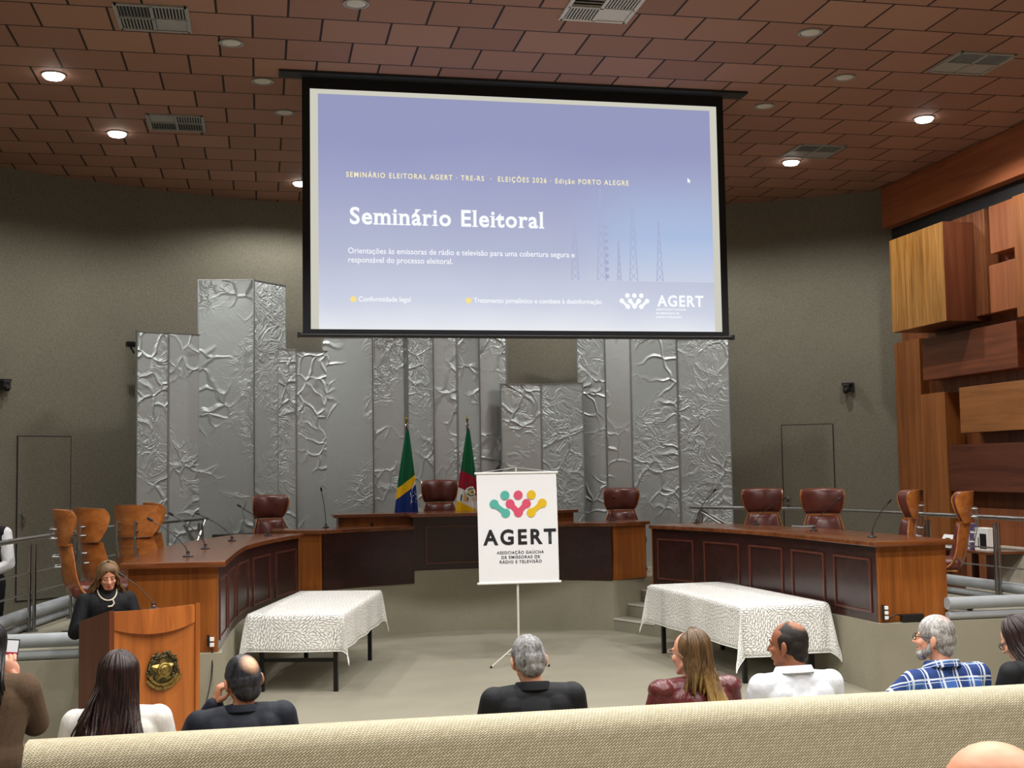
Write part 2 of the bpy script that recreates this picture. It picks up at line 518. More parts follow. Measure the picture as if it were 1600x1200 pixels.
# ------------------------------------------------------------------ ceiling fittings
M['lamp_on'] = emit('lit_lamp_lens', (1.0, 0.97, 0.93, 1), 14.0)
def downlight(x, y, lit, label):
    t = thing('downlight', label, 'ceiling light', (x, y, CEIL), 0, 'lit downlights' if lit else 'switched-off downlights')
    b = MB(); b.lathe([(0.112, 0), (0.115, -0.012), (0.095, -0.014), (0.088, -0.004), (0.088, 0)], 28)
    b.build('trim_ring', M['ventgrey'], t, smooth='auto')
    b = MB(); b.lathe([(0.088, -0.002), (0.085, -0.010), (0.06, -0.017), (0.02, -0.02)] if not lit else [(0.095, -0.002), (0.105, -0.02), (0.085, -0.045), (0.02, -0.055)], 24)  # lit lens is widened and dropped to put lamp glare into its shape
    b.build('lens', M['lamp_on'] if lit else M['offwhite'], t, smooth='auto')
    if lit: lamp_light(t)
def lamp_light(t, watts=None):
    ld = bpy.data.lights.new('lamp_light', 'SPOT')
    ld.energy = watts or LAMP_W; ld.color = LAMP_COL
    ld.spot_size = R(158 if watts is None else 128); ld.spot_blend = 0.4; ld.shadow_soft_size = 0.09
    lo = bpy.data.objects.new('lamp_light', ld)
    COL.objects.link(lo); lo.parent = t; lo.location = (0, 0, -0.075)
lit_labels = ['glaring lit downlight nearest the left edge of the ceiling', 'glaring lit downlight beside the left air vent, above the left door',
  'lit downlight half tucked behind the screen at its left edge', 'glaring lit downlight above the right wooden beam',
  'glaring lit downlight overlapping a vent right of the screen', 'lit downlight hidden behind the right part of the screen']
for (x, y), lab in zip(LIT, lit_labels): downlight(x, y, True, lab)
for (x, y) in LIT_BACK:
    t = thing('downlight', 'lit downlight over the audience, above the top edge of the view', 'ceiling light', (x, y, CEIL), 0, 'downlights over the audience')
    b = MB(); b.lathe([(0.112, 0), (0.115, -0.012), (0.09, -0.014), (0.088, 0)], 20); b.build('trim_ring', M['ventgrey'], t)
    b = MB(); b.lathe([(0.086, -0.002), (0.06, -0.02), (0.02, -0.025)], 20); b.build('lens', M['lamp_on'], t)
    lamp_light(t, AUD_W[y])
for x, y, lab in ((-0.28, 11.59, 'dark downlight farthest from the screen, between left vents'), (0.01, 12.70, 'dark downlight just left of the screen slot'),
    (0.25, 13.79, 'dark downlight low beside the left edge of the screen'), (0.80, 10.43, 'dark downlight at the top edge, left of the top vent'),
    (5.03, 10.48, 'dark downlight highest on the right half of the ceiling'), (5.97, 11.67, 'dark downlight between the right vent and the screen'),
    (5.54, 12.76, 'dark downlight just right of the screen slot')):
    downlight(x, y, False, lab)

def vent(x, y, pat, m, label):
    t = thing('air_vent', label, 'air vent', (x, y, CEIL), 0, 'square ceiling diffusers')
    S = 0.30
    b = MB()
    for sx, sy, dx, dy in ((0, S, 2*S, 0.035), (0, -S, 2*S, 0.035), (S, 0, 0.035, 2*S+0.035), (-S, 0, 0.035, 2*S+0.035), (0, 0, 0.03, 2*S), (0, 0, 2*S, 0.022)):
        b.box((sx, sy, -0.008), (dx, dy, 0.018))
    b.build('vent_frame', m, t)
    b = MB(); b.box((0, 0, -0.001), (2*S, 2*S, 0.004)); b.build('vent_backing', M['ventdark'], t)
    for qi, (sx, sy) in enumerate(((-1, -1), (1, -1), (-1, 1), (1, 1))):
        q = pat[qi]
        b = MB()
        cx, cy = sx*S/2, sy*S/2
        if q == 'p':
            b.box((cx, cy, -0.006), (S-0.04, S-0.04, 0.006))
        else:
            n = 9 if q in 'xd' else 4
            for i in range(n):
                o = (i+0.5)/n*(S-0.045)-(S-0.045)/2
                if q in 'xd': b.box((cx+o, cy, -0.008), (0.011 if q == 'x' else 0.004, S-0.045, 0.012))
                else: b.box((cx, cy+o, -0.008), (S-0.045, 0.03, 0.004), Rx(R(35)))
        b.build('vent_louver', m, t)
vent(-0.94, 11.05, 'dxxp', M['ventgrey'], 'square air vent nearest the upper left corner')
vent(-0.96, 14.38, 'pxdd', M['ventgrey'], 'small-looking air vent right of the lit lamp on the left')
vent(2.93, 10.19, 'yxxp', M['offwhite'], 'brightest air vent cut by the top edge of the view')
vent(7.05, 11.05, 'ddpp', M['ventgrey'], 'air vent at the far upper right of the ceiling')
vent(6.97, 14.55, 'ddpp', M['ventgrey'], 'air vent behind the lit lamp right of the screen')
# ------------------------------------------------------------------ lettering
def text_mesh(body, bold=0.0, spacing=1.0, align='LEFT', line=1.0):
    cu = bpy.data.curves.new('lettering', 'FONT')
    cu.body = body; cu.size = 1.0; cu.offset = bold; cu.space_character = spacing
    cu.align_x = align; cu.space_line = line; cu.resolution_u = 4
    o = bpy.data.objects.new('lettering', cu); COL.objects.link(o)
    bpy.context.view_layer.update()
    me = bpy.data.meshes.new_from_object(o.evaluated_get(bpy.context.evaluated_depsgraph_get()))
    bpy.data.objects.remove(o); bpy.data.curves.remove(cu)
    return me
FACE = Rx(R(90))          # text plane turned to face -y
def lettering(name, body, mat, parent, x0, x1, zbase, height=None, y=0.0, bold=0.0, spacing=1.0, align='LEFT', line=1.0, post=None):
    """flat letters on the plane y of the parent's frame, fitted between x0 and x1, first line's capitals `height` tall"""
    me = text_mesh(body, bold, spacing, align, line)
    xs = [q.co.x for q in me.vertices]
    a, c = min(xs), max(xs)
    sx = (x1-x0)/(c-a)
    sz = (height/0.70) if height else sx
    for q in me.vertices:
        q.co = Vector((x0+(q.co.x-a)*sx, y, zbase+q.co.y*sz))
    if post: post(me)
    me.materials.clear(); me.materials.append(mat)
    o = bpy.data.objects.new(name, me); COL.objects.link(o); o.parent = parent
    return o
def disc(b, x, z, r, y, n=28):
    vs = [(x+r*math.cos(2*math.pi*i/n), y, z+r*math.sin(2*math.pi*i/n)) for i in range(n)]
    b.add(vs, [tuple(range(n))])
def link(b, p, q, r, waist, y):
    """metaball-like bridge between two equal discs"""
    p, q = Vector((p[0], 0, p[1])), Vector((q[0], 0, q[1]))
    d = (q-p); L = d.length; d.normalize(); nrm = Vector((-d.z, 0, d.x))
    N = 10; up = []; dn = []
    for i in range(N+1):
        t = i/N
        wv = waist+(r*0.82-waist)*abs(2*t-1)**2.2
        c = p+d*(L*t)
        up.append(c+nrm*wv); dn.append(c-nrm*wv)
    vs = [(v.x, y, v.z) for v in up+dn]
    b.add(vs, [(i, i+1, N+2+i, N+1+i) for i in range(N)])
def people_logo(b_of, x0, x1, z0, z1, y):
    """three linked-dot figures; b_of(i) gives the mesh of figure i"""
    W = x1-x0; H = z1-z0; r = min(W*0.078, H*0.17)
    X = lambda u: x0+r+(W-2*r)*u
    Z = lambda t: z0+r+(H-2*r)*t
    b = b_of(0)
    disc(b, X(0.225), Z(1), r, y); disc(b, X(0), Z(0.52), r, y); disc(b, X(0.235), Z(0), r, y)
    link(b, (X(0), Z(0.52)), (X(0.235), Z(0)), r, r*0.55, y-0.0002)
    b = b_of(1)
    disc(b, X(0.5), Z(1), r, y); disc(b, X(0.33), Z(0.52), r, y); disc(b, X(0.67), Z(0.52), r, y); disc(b, X(0.5), Z(0.02), r, y)
    link(b, (X(0.33), Z(0.52)), (X(0.5), Z(0.02)), r, r*0.6, y-0.0002); link(b, (X(0.67), Z(0.52)), (X(0.5), Z(0.02)), r, r*0.6, y-0.0004)
    b = b_of(2)
    disc(b, X(0.775), Z(1), r, y); disc(b, X(1), Z(0.52), r, y); disc(b, X(0.765), Z(0), r, y)
    link(b, (X(1), Z(0.52)), (X(0.765), Z(0)), r, r*0.55, y-0.0002)

# ------------------------------------------------------------------ projection screen
SX, SY, SZ = 2.66, 12.45, 3.48
scr = thing('projection_screen', 'large projection screen hanging from the ceiling with the seminar slide', 'projection screen', (SX, SY, SZ))
def L(x): return x-SX
b = MB(); b.box((0, -0.06, CEIL-SZ-0.012), (4.98, 0.2, 0.026)); b.build('ceiling_slot', M['ventdark'], scr)
b = MB()
b.box((0, 0.0, 1.32), (4.52, 0.012, 2.68)); b.build('black_border', M['blackcloth'], scr)
b = MB()
b.tube([(-2.30, 0, 0), (2.30, 0, 0)], 0.024, 12)
for s in (-1, 1): b.box((s*2.30, 0, 0), (0.03, 0.05, 0.05))
b.build('bottom_bar', M['black'], scr, smooth='auto')
b = MB()
b.box((0, -0.008, 1.29), (4.36, 0.006, 2.46)); b.build('screen_margin', emit('glowing_screen_margin', srgb(206, 204, 190)), scr)  # bare margin made to glow; its brightness is put into the colour
k = NM('projected_slide')
tc = k.n('ShaderNodeTexCoord'); sep = k.n('ShaderNodeSeparateXYZ')
k.l(tc.outputs['Object'], sep.inputs[0])
zf = k.math('DIVIDE', k.math('SUBTRACT', sep.outputs[2], 0.06), 2.42)
nz = k.noise(k.coord((0.7, 1, 0.7)), 1.0, 2)
zf2 = k.math('ADD', zf, k.math('MULTIPLY', k.math('SUBTRACT', nz, 0.5), 0.16))
bg = k.ramp(zf2, [(0.0, srgb(232, 234, 240)), (0.1, srgb(208, 213, 229)), (0.3, srgb(184, 189, 213)), (0.55, srgb(166, 170, 202)), (0.8, srgb(150, 154, 194)), (1.0, srgb(150, 154, 190))])
mx = k.n('ShaderNodeMapRange'); mx.interpolation_type = 'SMOOTHSTEP'
mx.inputs[1].default_value = 0.3; mx.inputs[2].default_value = 1.5
k.l(sep.outputs[0], mx.inputs[0])
mz = k.n('ShaderNodeMapRange'); mz.interpolation_type = 'SMOOTHSTEP'
mz.inputs[1].default_value = 1.95; mz.inputs[2].default_value = 0.9
k.l(sep.outputs[2], mz.inputs[0])
cut = k.math('GREATER_THAN', sep.outputs[2], 0.59)
msk = k.math('MULTIPLY', k.math('MULTIPLY', mx.outputs[0], mz.outputs[0]), cut)
col = k.mix(k.math('MULTIPLY', msk, 0.85), bg, k.ramp(zf, [(0.2, srgb(208, 214, 230)), (0.42, srgb(170, 192, 228))]))
em = k.n('ShaderNodeEmission'); k.l(col, em.inputs[0]); k.l(em.outputs[0], k.out.inputs[0])
b = MB(); b.box((0.0, -0.013, 1.265), (4.2, 0.004, 2.41)); b.build('projected_slide', k.m, scr)
SW = emit('slide_white', (0.97, 0.98, 1.0, 1)); SYL = emit('slide_yellow', srgb(250, 240, 190)); SDOT = emit('slide_dot', srgb(250, 226, 140)); STW = emit('slide_towers', srgb(168, 176, 206))
yy = -0.0165
lettering('slide_caption', 'SEMINÁRIO ELEITORAL AGERT · TRE-RS  ·  ELEIÇÕES 2026 · Edição PORTO ALEGRE', SYL, scr, L(0.84), L(3.83), 5.10-SZ, 0.052, yy, 0.018, 1.3)
# serif heading: bold letters with slab feet added at the stems
def serifs(me):
    # slab feet and caps on the stems: every short flat outline edge gets a thin bar wider than the stem
    n = {}
    for p in me.polygons:
        for e in p.edge_keys: n[e] = n.get(e, 0)+1
    V = [q.co.copy() for q in me.vertices]
    flat = [(min(V[a].x, V[c].x), max(V[a].x, V[c].x), V[a].z) for (a, c), k_ in n.items() if k_ == 1 and abs(V[a].z-V[c].z) < 0.002 and 0.012 < abs(V[a].x-V[c].x) < 0.042]
    bm = bmesh.new(); bm.from_mesh(me)
    zb = min(v.z for v in V)
    for x0, x1, z in flat:
        low = z < zb+0.03
        za, zc = (z, z+0.013) if low else (z-0.013, z)
        l_, r_ = (0.013, 0.013) if low or z > zb+0.16 else (0.014, 0.0)
        if not low and z > zb+0.15: r_ = 0.004
        f = [bm.verts.new((x, yy-0.0006, zz)) for x, zz in ((x0-l_, za), (x1+r_, za), (x1+r_, zc), (x0-l_, zc))]
        bm.faces.new(f)
    bm.to_mesh(me); bm.free()
lettering('slide_heading', 'Seminário Eleitoral', SW, scr, L(0.875), L(2.885), 4.62-SZ, 0.168, yy, 0.024, 1.12, post=serifs)
lettering('slide_paragraph', 'Orientações às emissoras de rádio e televisão para uma cobertura segura e\nresponsável do processo eleitoral.', SW, scr, L(0.855), L(3.22), 4.315-SZ, 0.058, yy, 0.006, 1.0, 'LEFT', 1.12)
for x, nm in ((0.905, 0), (2.085, 0)):
    b = MB(); disc(b, L(x), 3.845-SZ, 0.03, yy); b.build('slide_bullet', SDOT, scr)
lettering('slide_item', 'Conformidade legal', SW, scr, L(0.96), L(1.485), 3.825-SZ, 0.05, yy, 0.012)
lettering('slide_item', 'Tratamento jornalístico e combate à desinformação', SW, scr, L(2.14), L(3.505), 3.825-SZ, 0.05, yy, 0.012)
b = MB(); people_logo(lambda i: b, L(3.70), L(4.03), 3.775-SZ, 3.945-SZ, yy); b.build('slide_logo', SW, scr)
lettering('slide_logo_name', 'AGERT', SW, scr, L(4.115), L(4.635), 3.81-SZ, 0.115, yy, 0.03, 1.15)
lettering('slide_logo_caption', 'ASSOCIAÇÃO GAÚCHA\nDE EMISSORAS DE\nRÁDIO E TELEVISÃO', SW, scr, L(4.10), L(4.44), 3.765-SZ, 0.019, yy, 0.03, 1.1, 'LEFT', 1.5)
# radio masts in the slide's photograph
b = MB()
def mast(x, z1, wd, n):
    z0 = 4.075-SZ; x = L(x); z1 -= SZ
    for s in (-1, 1):
        b.add([(x+s*wd, yy+0.001, z0), (x+s*wd*0.15, yy+0.001, z1), (x+s*wd*0.15+0.006, yy+0.001, z1), (x+s*wd+0.008, yy+0.001, z0)], [(0, 3, 2, 1)])
    for i in range(n):
        t0, t1 = i/n, (i+1)/n
        w0, w1 = wd*(1-0.85*t0), wd*(1-0.85*t1)
        za, zb = z0+(z1-z0)*t0, z0+(z1-z0)*t1
        for s in (-1, 1):
            b.add([(x-s*w0, yy+0.0012, za), (x-s*w0+0.007, yy+0.0012, za), (x+s*w1+0.007, yy+0.0012, zb), (x+s*w1, yy+0.0012, zb)], [(0, 1, 2, 3)])
for x, z1, wd, n in ((3.22, 4.76, 0.04, 8), (3.51, 5.06, 0.05, 9), (3.86, 4.98, 0.045, 9), (3.70, 4.5, 0.02, 6), (4.15, 4.72, 0.035, 7)): mast(x, z1, wd, n)
for i in range(8): disc(b, L(3.57), 4.12-SZ+i*0.075, 0.026-0.001*i, yy+0.001, 12)
b.build('slide_masts', STW, scr)
b = MB()
x, z = L(4.49), 5.205-SZ
b.add([(x, yy, z), (x, yy, z-0.055), (x+0.012, yy, z-0.043), (x+0.022, yy, z-0.062), (x+0.03, yy, z-0.058), (x+0.021, yy, z-0.04), (x+0.038, yy, z-0.038)], [(0, 1, 2, 3, 4, 5, 6)])
b.build('slide_cursor', SW, scr)

# ------------------------------------------------------------------ silver relief panels
k = NM('crumpled_silver')
v = k.coord((1, 1, 1), rand=True)
warp = k.n('ShaderNodeTexNoise', Scale=1.6, Detail=2.0)
k.l(v, warp.inputs['Vector'])
wv = k.n('ShaderNodeVectorMath', _operation='SCALE'); wv.inputs['Scale'].default_value = 0.55
k.l(warp.outputs['Color'], wv.inputs[0])
av = k.n('ShaderNodeVectorMath', _operation='ADD'); k.l(v, av.inputs[0]); k.l(wv.outputs[0], av.inputs[1])
vo = k.n('ShaderNodeTexVoronoi', Scale=3.4); vo.feature = 'DISTANCE_TO_EDGE'
k.l(av.outputs[0], vo.inputs['Vector'])
crease = k.ramp(vo.outputs['Distance'], [(0.0, (0.8, 0.8, 0.8, 1)), (0.04, (0.4, 0.4, 0.4, 1)), (0.11, (0, 0, 0, 1))])
rg = k.noise(av.outputs[0], 5.0, 3, 0.55, 1.2)
rg = k.math('SUBTRACT', 1.0, k.math('ABSOLUTE', k.math('SUBTRACT', k.math('MULTIPLY', rg, 2.0), 1.0)))
rg1 = k.ramp(rg, [(0.80, (0, 0, 0, 1)), (1.0, (1, 1, 1, 1))])
msk = k.ramp(k.noise(v, 0.95, 2, 0.5), [(0.47, (0, 0, 0, 1)), (0.64, (1, 1, 1, 1))])
msk2 = k.ramp(k.noise(k.coord((1, 1, 0.7), loc=(9, 4, 2), rand=True), 1.1, 2, 0.5), [(0.46, (0, 0, 0, 1)), (0.64, (1, 1, 1, 1))])
h = k.math('MULTIPLY', crease, msk)
h = k.math('ADD', h, k.math('MULTIPLY', k.math('MULTIPLY', rg1, msk2), 0.42))
fine = k.noise(v, 26, 3, 0.6)
h = k.math('ADD', h, k.math('MULTIPLY', fine, 0.05))
soft = k.noise(v, 5.0, 2, 0.5)
h = k.math('ADD', h, k.math('MULTIPLY', soft, 0.14))
k.set(srgb(185, 191, 190), 0.46, 0.45)
k.bump(h, 0.85, 0.03)
M['silver'] = k.m
M['silveredge'] = plain('silver_edge', srgb(176, 179, 180), 0.35, 0.8, 0.04, 10)
SIL = [
 ((-1.640, 17.021), (-1.246, 17.248), 4.03, 'outermost silver panel on the left with fan-shaped creases'),
 ((-1.246, 17.248), (-0.796, 17.518), 4.04, 'silver panel second from the left with a star crease near its top'),
 ((-0.872, 17.487), (-0.111, 17.361), 4.80, 'tallest, brightest silver panel standing above all others'),
 ((-0.111, 17.361), (0.333, 17.885), 4.80, 'tall darker silver panel folded back from the tallest one'),
 ((0.206, 17.748), (0.479, 17.942), 3.88, 'narrow dark silver panel between two brighter ones, behind left leather chair'),
 ((0.479, 17.942), (0.966, 18.024), 3.87, 'silver panel with ragged creases left of the screen corner microphone'),
 ((0.855, 18.024), (1.576, 17.915), 4.07, 'wide silver panel with branching creases under the screen corner'),
 ((1.576, 17.915), (2.114, 18.214), 4.08, 'smooth dark silver panel behind the green, yellow and blue flag'),
 ((2.109, 18.163), (2.488, 18.078), 4.35, 'silver panel just right of the first flag'),
 ((2.488, 18.078), (2.858, 18.178), 4.35, 'silver panel behind the middle leather chair'),
 ((2.858, 18.178), (3.178, 18.066), 4.35, 'narrow silver panel behind the second flag'),
 ((3.178, 18.066), (3.609, 18.133), 4.35, 'silver panel with loop crease left of the bare wall gap'),
 ((3.474, 17.945), (4.105, 18.019), 3.38, 'short silver panel under the bare wall gap, left one'),
 ((4.105, 18.019), (4.685, 17.736), 3.38, 'short silver panel under the bare wall gap, right one'),
 ((4.644, 17.919), (5.027, 17.725), 4.10, 'silver panel with zigzag creases right of the short pair'),
 ((5.027, 17.725), (5.421, 17.716), 4.10, 'silver panel rising behind the right leather chair of the bench'),
 ((5.421, 17.716), (6.027, 17.346), 4.08, 'broad silver panel second from the right end'),
 ((6.027, 17.346), (6.744, 17.084), 4.00, 'broad silver panel at the right end beside the fabric wall')]
for p, q, top, lab in SIL:
    p, q = Vector((*p, 0)), Vector((*q, 0))
    d = (q-p).normalized(); nrm = Vector((d.y, -d.x, 0))
    mid = (p+q)/2
    t = thing('silver_panel', lab, 'relief panel', (mid.x, mid.y, PZ), math.atan2(d.y, d.x), 'crumpled silver relief panels')
    W = (q-p).length; H = top-PZ
    b = MB(); b.box((0, 0.02, H/2), (W-0.02, 0.04, H))
    b.build('panel_sheet', M['silver'], t)
    b = MB()
    for s in (-1, 1): b.box((s*(W/2-0.006), 0.016, H/2), (0.012, 0.05, H))
    b.box((0, 0.016, H-0.005), (W, 0.05, 0.012))
    b.build('panel_edge', M['silveredge'], t)
    b = MB()
    for zz in (0.5, H-0.25): b.box((0, 0.10, zz), (W*0.5, 0.12, 0.05))
    b.build('mounting_bracket', M['blackmetal'], t)
t = thing('wall_bracket', 'dark bracket on the wall sticking out left of the silver panels', 'bracket', (-1.72, 17.10, 3.86), R(28))
b = MB(); b.box((0.02, 0.05, 0), (0.12, 0.06, 0.07)); b.bar((0.03, 0.1, -0.02), (0.07, 0.06, -0.12), 0.02, 0.02); b.build('bracket_arm', M['blackmetal'], t)

# ------------------------------------------------------------------ desks
def offset_curve(c, d):
    out = []
    for i, p in enumerate(c):
        t = (c[min(i+1, len(c)-1)]-c[max(i-1, 0)]); t.z = 0; t.normalize()
        out.append(p+Vector((t.y, -t.x, 0))*d)
    return out
def resample(c, n):
    L_ = [0]
    for i in range(1, len(c)): L_.append(L_[-1]+(c[i]-c[i-1]).length)
    out = []
    for k_ in range(n+1):
        s = L_[-1]*k_/n; i = 1
        while i < len(c)-1 and L_[i] < s: i += 1
        f = (s-L_[i-1])/max(1e-9, L_[i]-L_[i-1])
        out.append(c[i-1].lerp(c[i], f))
    return out
def strip(b, c, c2, z0, z1):
    n = len(c)
    vs = []
    for p, q in zip(c, c2):
        vs += [(p.x, p.y, z0), (p.x, p.y, z1), (q.x, q.y, z1), (q.x, q.y, z0)]
    fs = []
    for i in range(n-1):
        a, e = 4*i, 4*i+4
        for k_ in range(4):
            k2 = (k_+1) % 4
            fs.append((a+k_, a+k2, e+k2, e+k_))
    fs.append((3, 2, 1, 0)); e = 4*(n-1); fs.append((e, e+1, e+2, e+3))
    b.add(vs, fs)
def arc_between(c, s0, s1, n):
    r_ = resample(c, 200)
    return [r_[int(round(200*(s0+(s1-s0)*i/n)))] for i in range(n+1)]
def front_panels(t, c, sgn, z0, z1, divs, out):
    """curved dark front with raised rectangular mouldings"""
    inn = offset_curve(c, -sgn*0.03)
    b = MB(); strip(b, c, inn, z0, z1); b.build('front_panel', M['deskdark'], t, world=True, smooth='auto')
    for i in range(divs):
        s0, s1 = i/divs, (i+1)/divs
        m = (s1-s0)*0.13
        seg = arc_between(c, s0+m, s1-m, 6)
        o1 = offset_curve(seg, sgn*0.012)
        b = MB()
        zb, zt = z0+0.10, z1-0.14
        b2 = offset_curve(seg, sgn*0.001)
        strip(b, o1, b2, zt, zt+0.022); strip(b, o1, b2, zb-0.022, zb)
        for pp in (seg[0], seg[-1]):
            j = seg.index(pp)
            q = o1[j]
            dirv = (seg[1]-seg[0]).normalized() if j == 0 else (seg[-1]-seg[-2]).normalized()
            n_ = (q-pp).normalized()
            b.box(((pp+q)/2).to_tuple()[:2]+((zt+zb)/2,), (0.022, 0.013, zt-zb+0.04), Rz(math.atan2(dirv.y, dirv.x)).to_3x3())
        b.build('panel_moulding', M['deskrim'], t, world=True)
def side_desk(sgn, name, label):
    base = [Vector((X0+sgn*p.x, p.y, 0)) for p in catmull([(a, y, 0) for a, y in [(2.96, 10.58)]+SIDE[1:]], 6)]
    c = base
    t = thing(name, label, 'desk', (base[0].x, base[0].y, PZ))
    nb = sgn
    front_panels(t, c, -nb, PZ, PZ+0.70, 5, None)
    back = offset_curve(c, nb*0.72)
    # worktop
    o1 = offset_curve(c, -nb*0.06); o2 = offset_curve(c, nb*0.78)
    o1 = [o1[0]+Vector((0, -0.10, 0))]+o1; o2 = [o2[0]+Vector((0, -0.10, 0))]+o2
    b = MB(); strip(b, o1, o2, PZ+0.70, PZ+0.745)
    b.build('worktop', M['desktop'], t, world=True, smooth='auto', bevel=0.006)
    # end panels
    for j in (0, -1):
        p, q = c[j], back[j]
        b = MB()
        d = (q-p); a = math.atan2(d.y, d.x)
        b.box(((p.x+q.x)/2, (p.y+q.y)/2, PZ+0.35), (d.length, 0.04, 0.70), Rz(a).to_3x3())
        b.build('end_panel', M['deskwood'], t, world=True, bevel=0.003)
    b = MB(); strip(b, offset_curve(c, nb*0.55), offset_curve(c, nb*0.57), PZ+0.3, PZ+0.7); b.build('modesty_board', M['deskdark'], t, world=True)
    return t
dl = side_desk(-1, 'curved_desk', 'long curved dark desk on the left of the pit, near end behind the lectern')
dr = side_desk(1, 'curved_desk', 'long curved dark desk on the right behind the larger white-clothed table')
# centre: low wings and the taller presiding desk
def cpt(dx, d=0.0):
    p = arc_pt(dx); n = Vector((p.x-arc_c[0], p.y-arc_c[1], 0)).normalized()
    return p+n*d
for sgn, lab in ((-1, 'low wing desk left of the presiding desk, its top with one microphone'), (1, 'low wing desk right of the presiding desk, behind the standing banner')):
    xs = [(-0.66 if sgn < 0 else 0.64), 1.86*sgn]
    c = [cpt(xs[0]+(xs[1]-xs[0])*i/10, 0.02) for i in range(11)]
    t = thing('wing_desk', lab, 'desk', (c[-1].x, c[-1].y, PZ))
    front_panels(t, c, -sgn, PZ, PZ+0.70, 1, None)
    q = c[-1]+Vector((0.56*sgn, 0.36, 0))
    bk = [p+Vector((0, 0.62, 0)) for p in c]
    b = MB(); d = q-c[-1]
    b.box(((c[-1]+q)/2).to_tuple()[:2]+(PZ+0.35,), (d.length, 0.04, 0.70), Rz(math.atan2(d.y, d.x)).to_3x3())
    b.build('end_panel', M['deskwood'], t, world=True, bevel=0.003)
    f1 = [p+Vector((0, -0.06, 0)) for p in c]
    e = (c[-1]+Vector((0.04*sgn, -0.05, 0)), q+Vector((0.07*sgn, -0.03, 0)), q+Vector((0.02*sgn, 0.55, 0)))
    polyw = [(p.x, p.y) for p in f1[:-1]]+[(p.x, p.y) for p in e]+[(p.x, p.y) for p in bk[::-1]]
    b = MB(); b.prism(polyw, PZ+0.70, PZ+0.745)
    b.build('worktop', M['desktop'], t, world=True, bevel=0.005)
    b = MB(); b.box((q.x-0.03*sgn, q.y+0.26, PZ+0.35), (0.04, 0.5, 0.70)); b.build('back_panel', M['deskwood'], t, world=True)
t = thing('presiding_desk', 'tall presiding desk at the centre of the platform, half behind the banner', 'desk', (X0, 16.3, PZ+0.16))
z0 = PZ+0.16
c = [cpt(-0.66+1.30*i/8, 0.02) for i in range(9)]
front_panels(t, c, 1, z0, z0+0.70, 1, None)
b = MB()
for s in (-1, 1): b.box((X0+s*0.65, 16.36, z0+0.35), (0.03, 0.42, 0.70))
b.build('side_cheek', M['deskdark'], t, world=True)
for s in (-1, 1):
    b = MB(); b.box((X0+s*1.12, 16.6, z0+0.35), (0.95, 0.04, 0.70)); b.build('apron_panel', M['deskwood'], t, world=True)
    b = MB(); b.box((X0+s*1.59, 16.85, z0+0.35), (0.04, 0.5, 0.70)); b.build('end_panel', M['deskwood'], t, world=True)
b = MB()
b.prism([(X0-1.68, 16.52), (X0-0.72, 16.50), (X0-0.70, 16.08), (X0+0.68, 16.08), (X0+0.70, 16.50), (X0+1.66, 16.52), (X0+1.66, 17.1), (X0-1.68, 17.1)], z0+0.70, z0+0.742)
b.build('worktop', M['desktop'], t, world=True, bevel=0.005)
b = MB(); b.box((X0-1.17, 16.572, z0+0.60), (0.035, 0.02, 0.05)); b.build('socket_plate', M['black'], t, world=True)

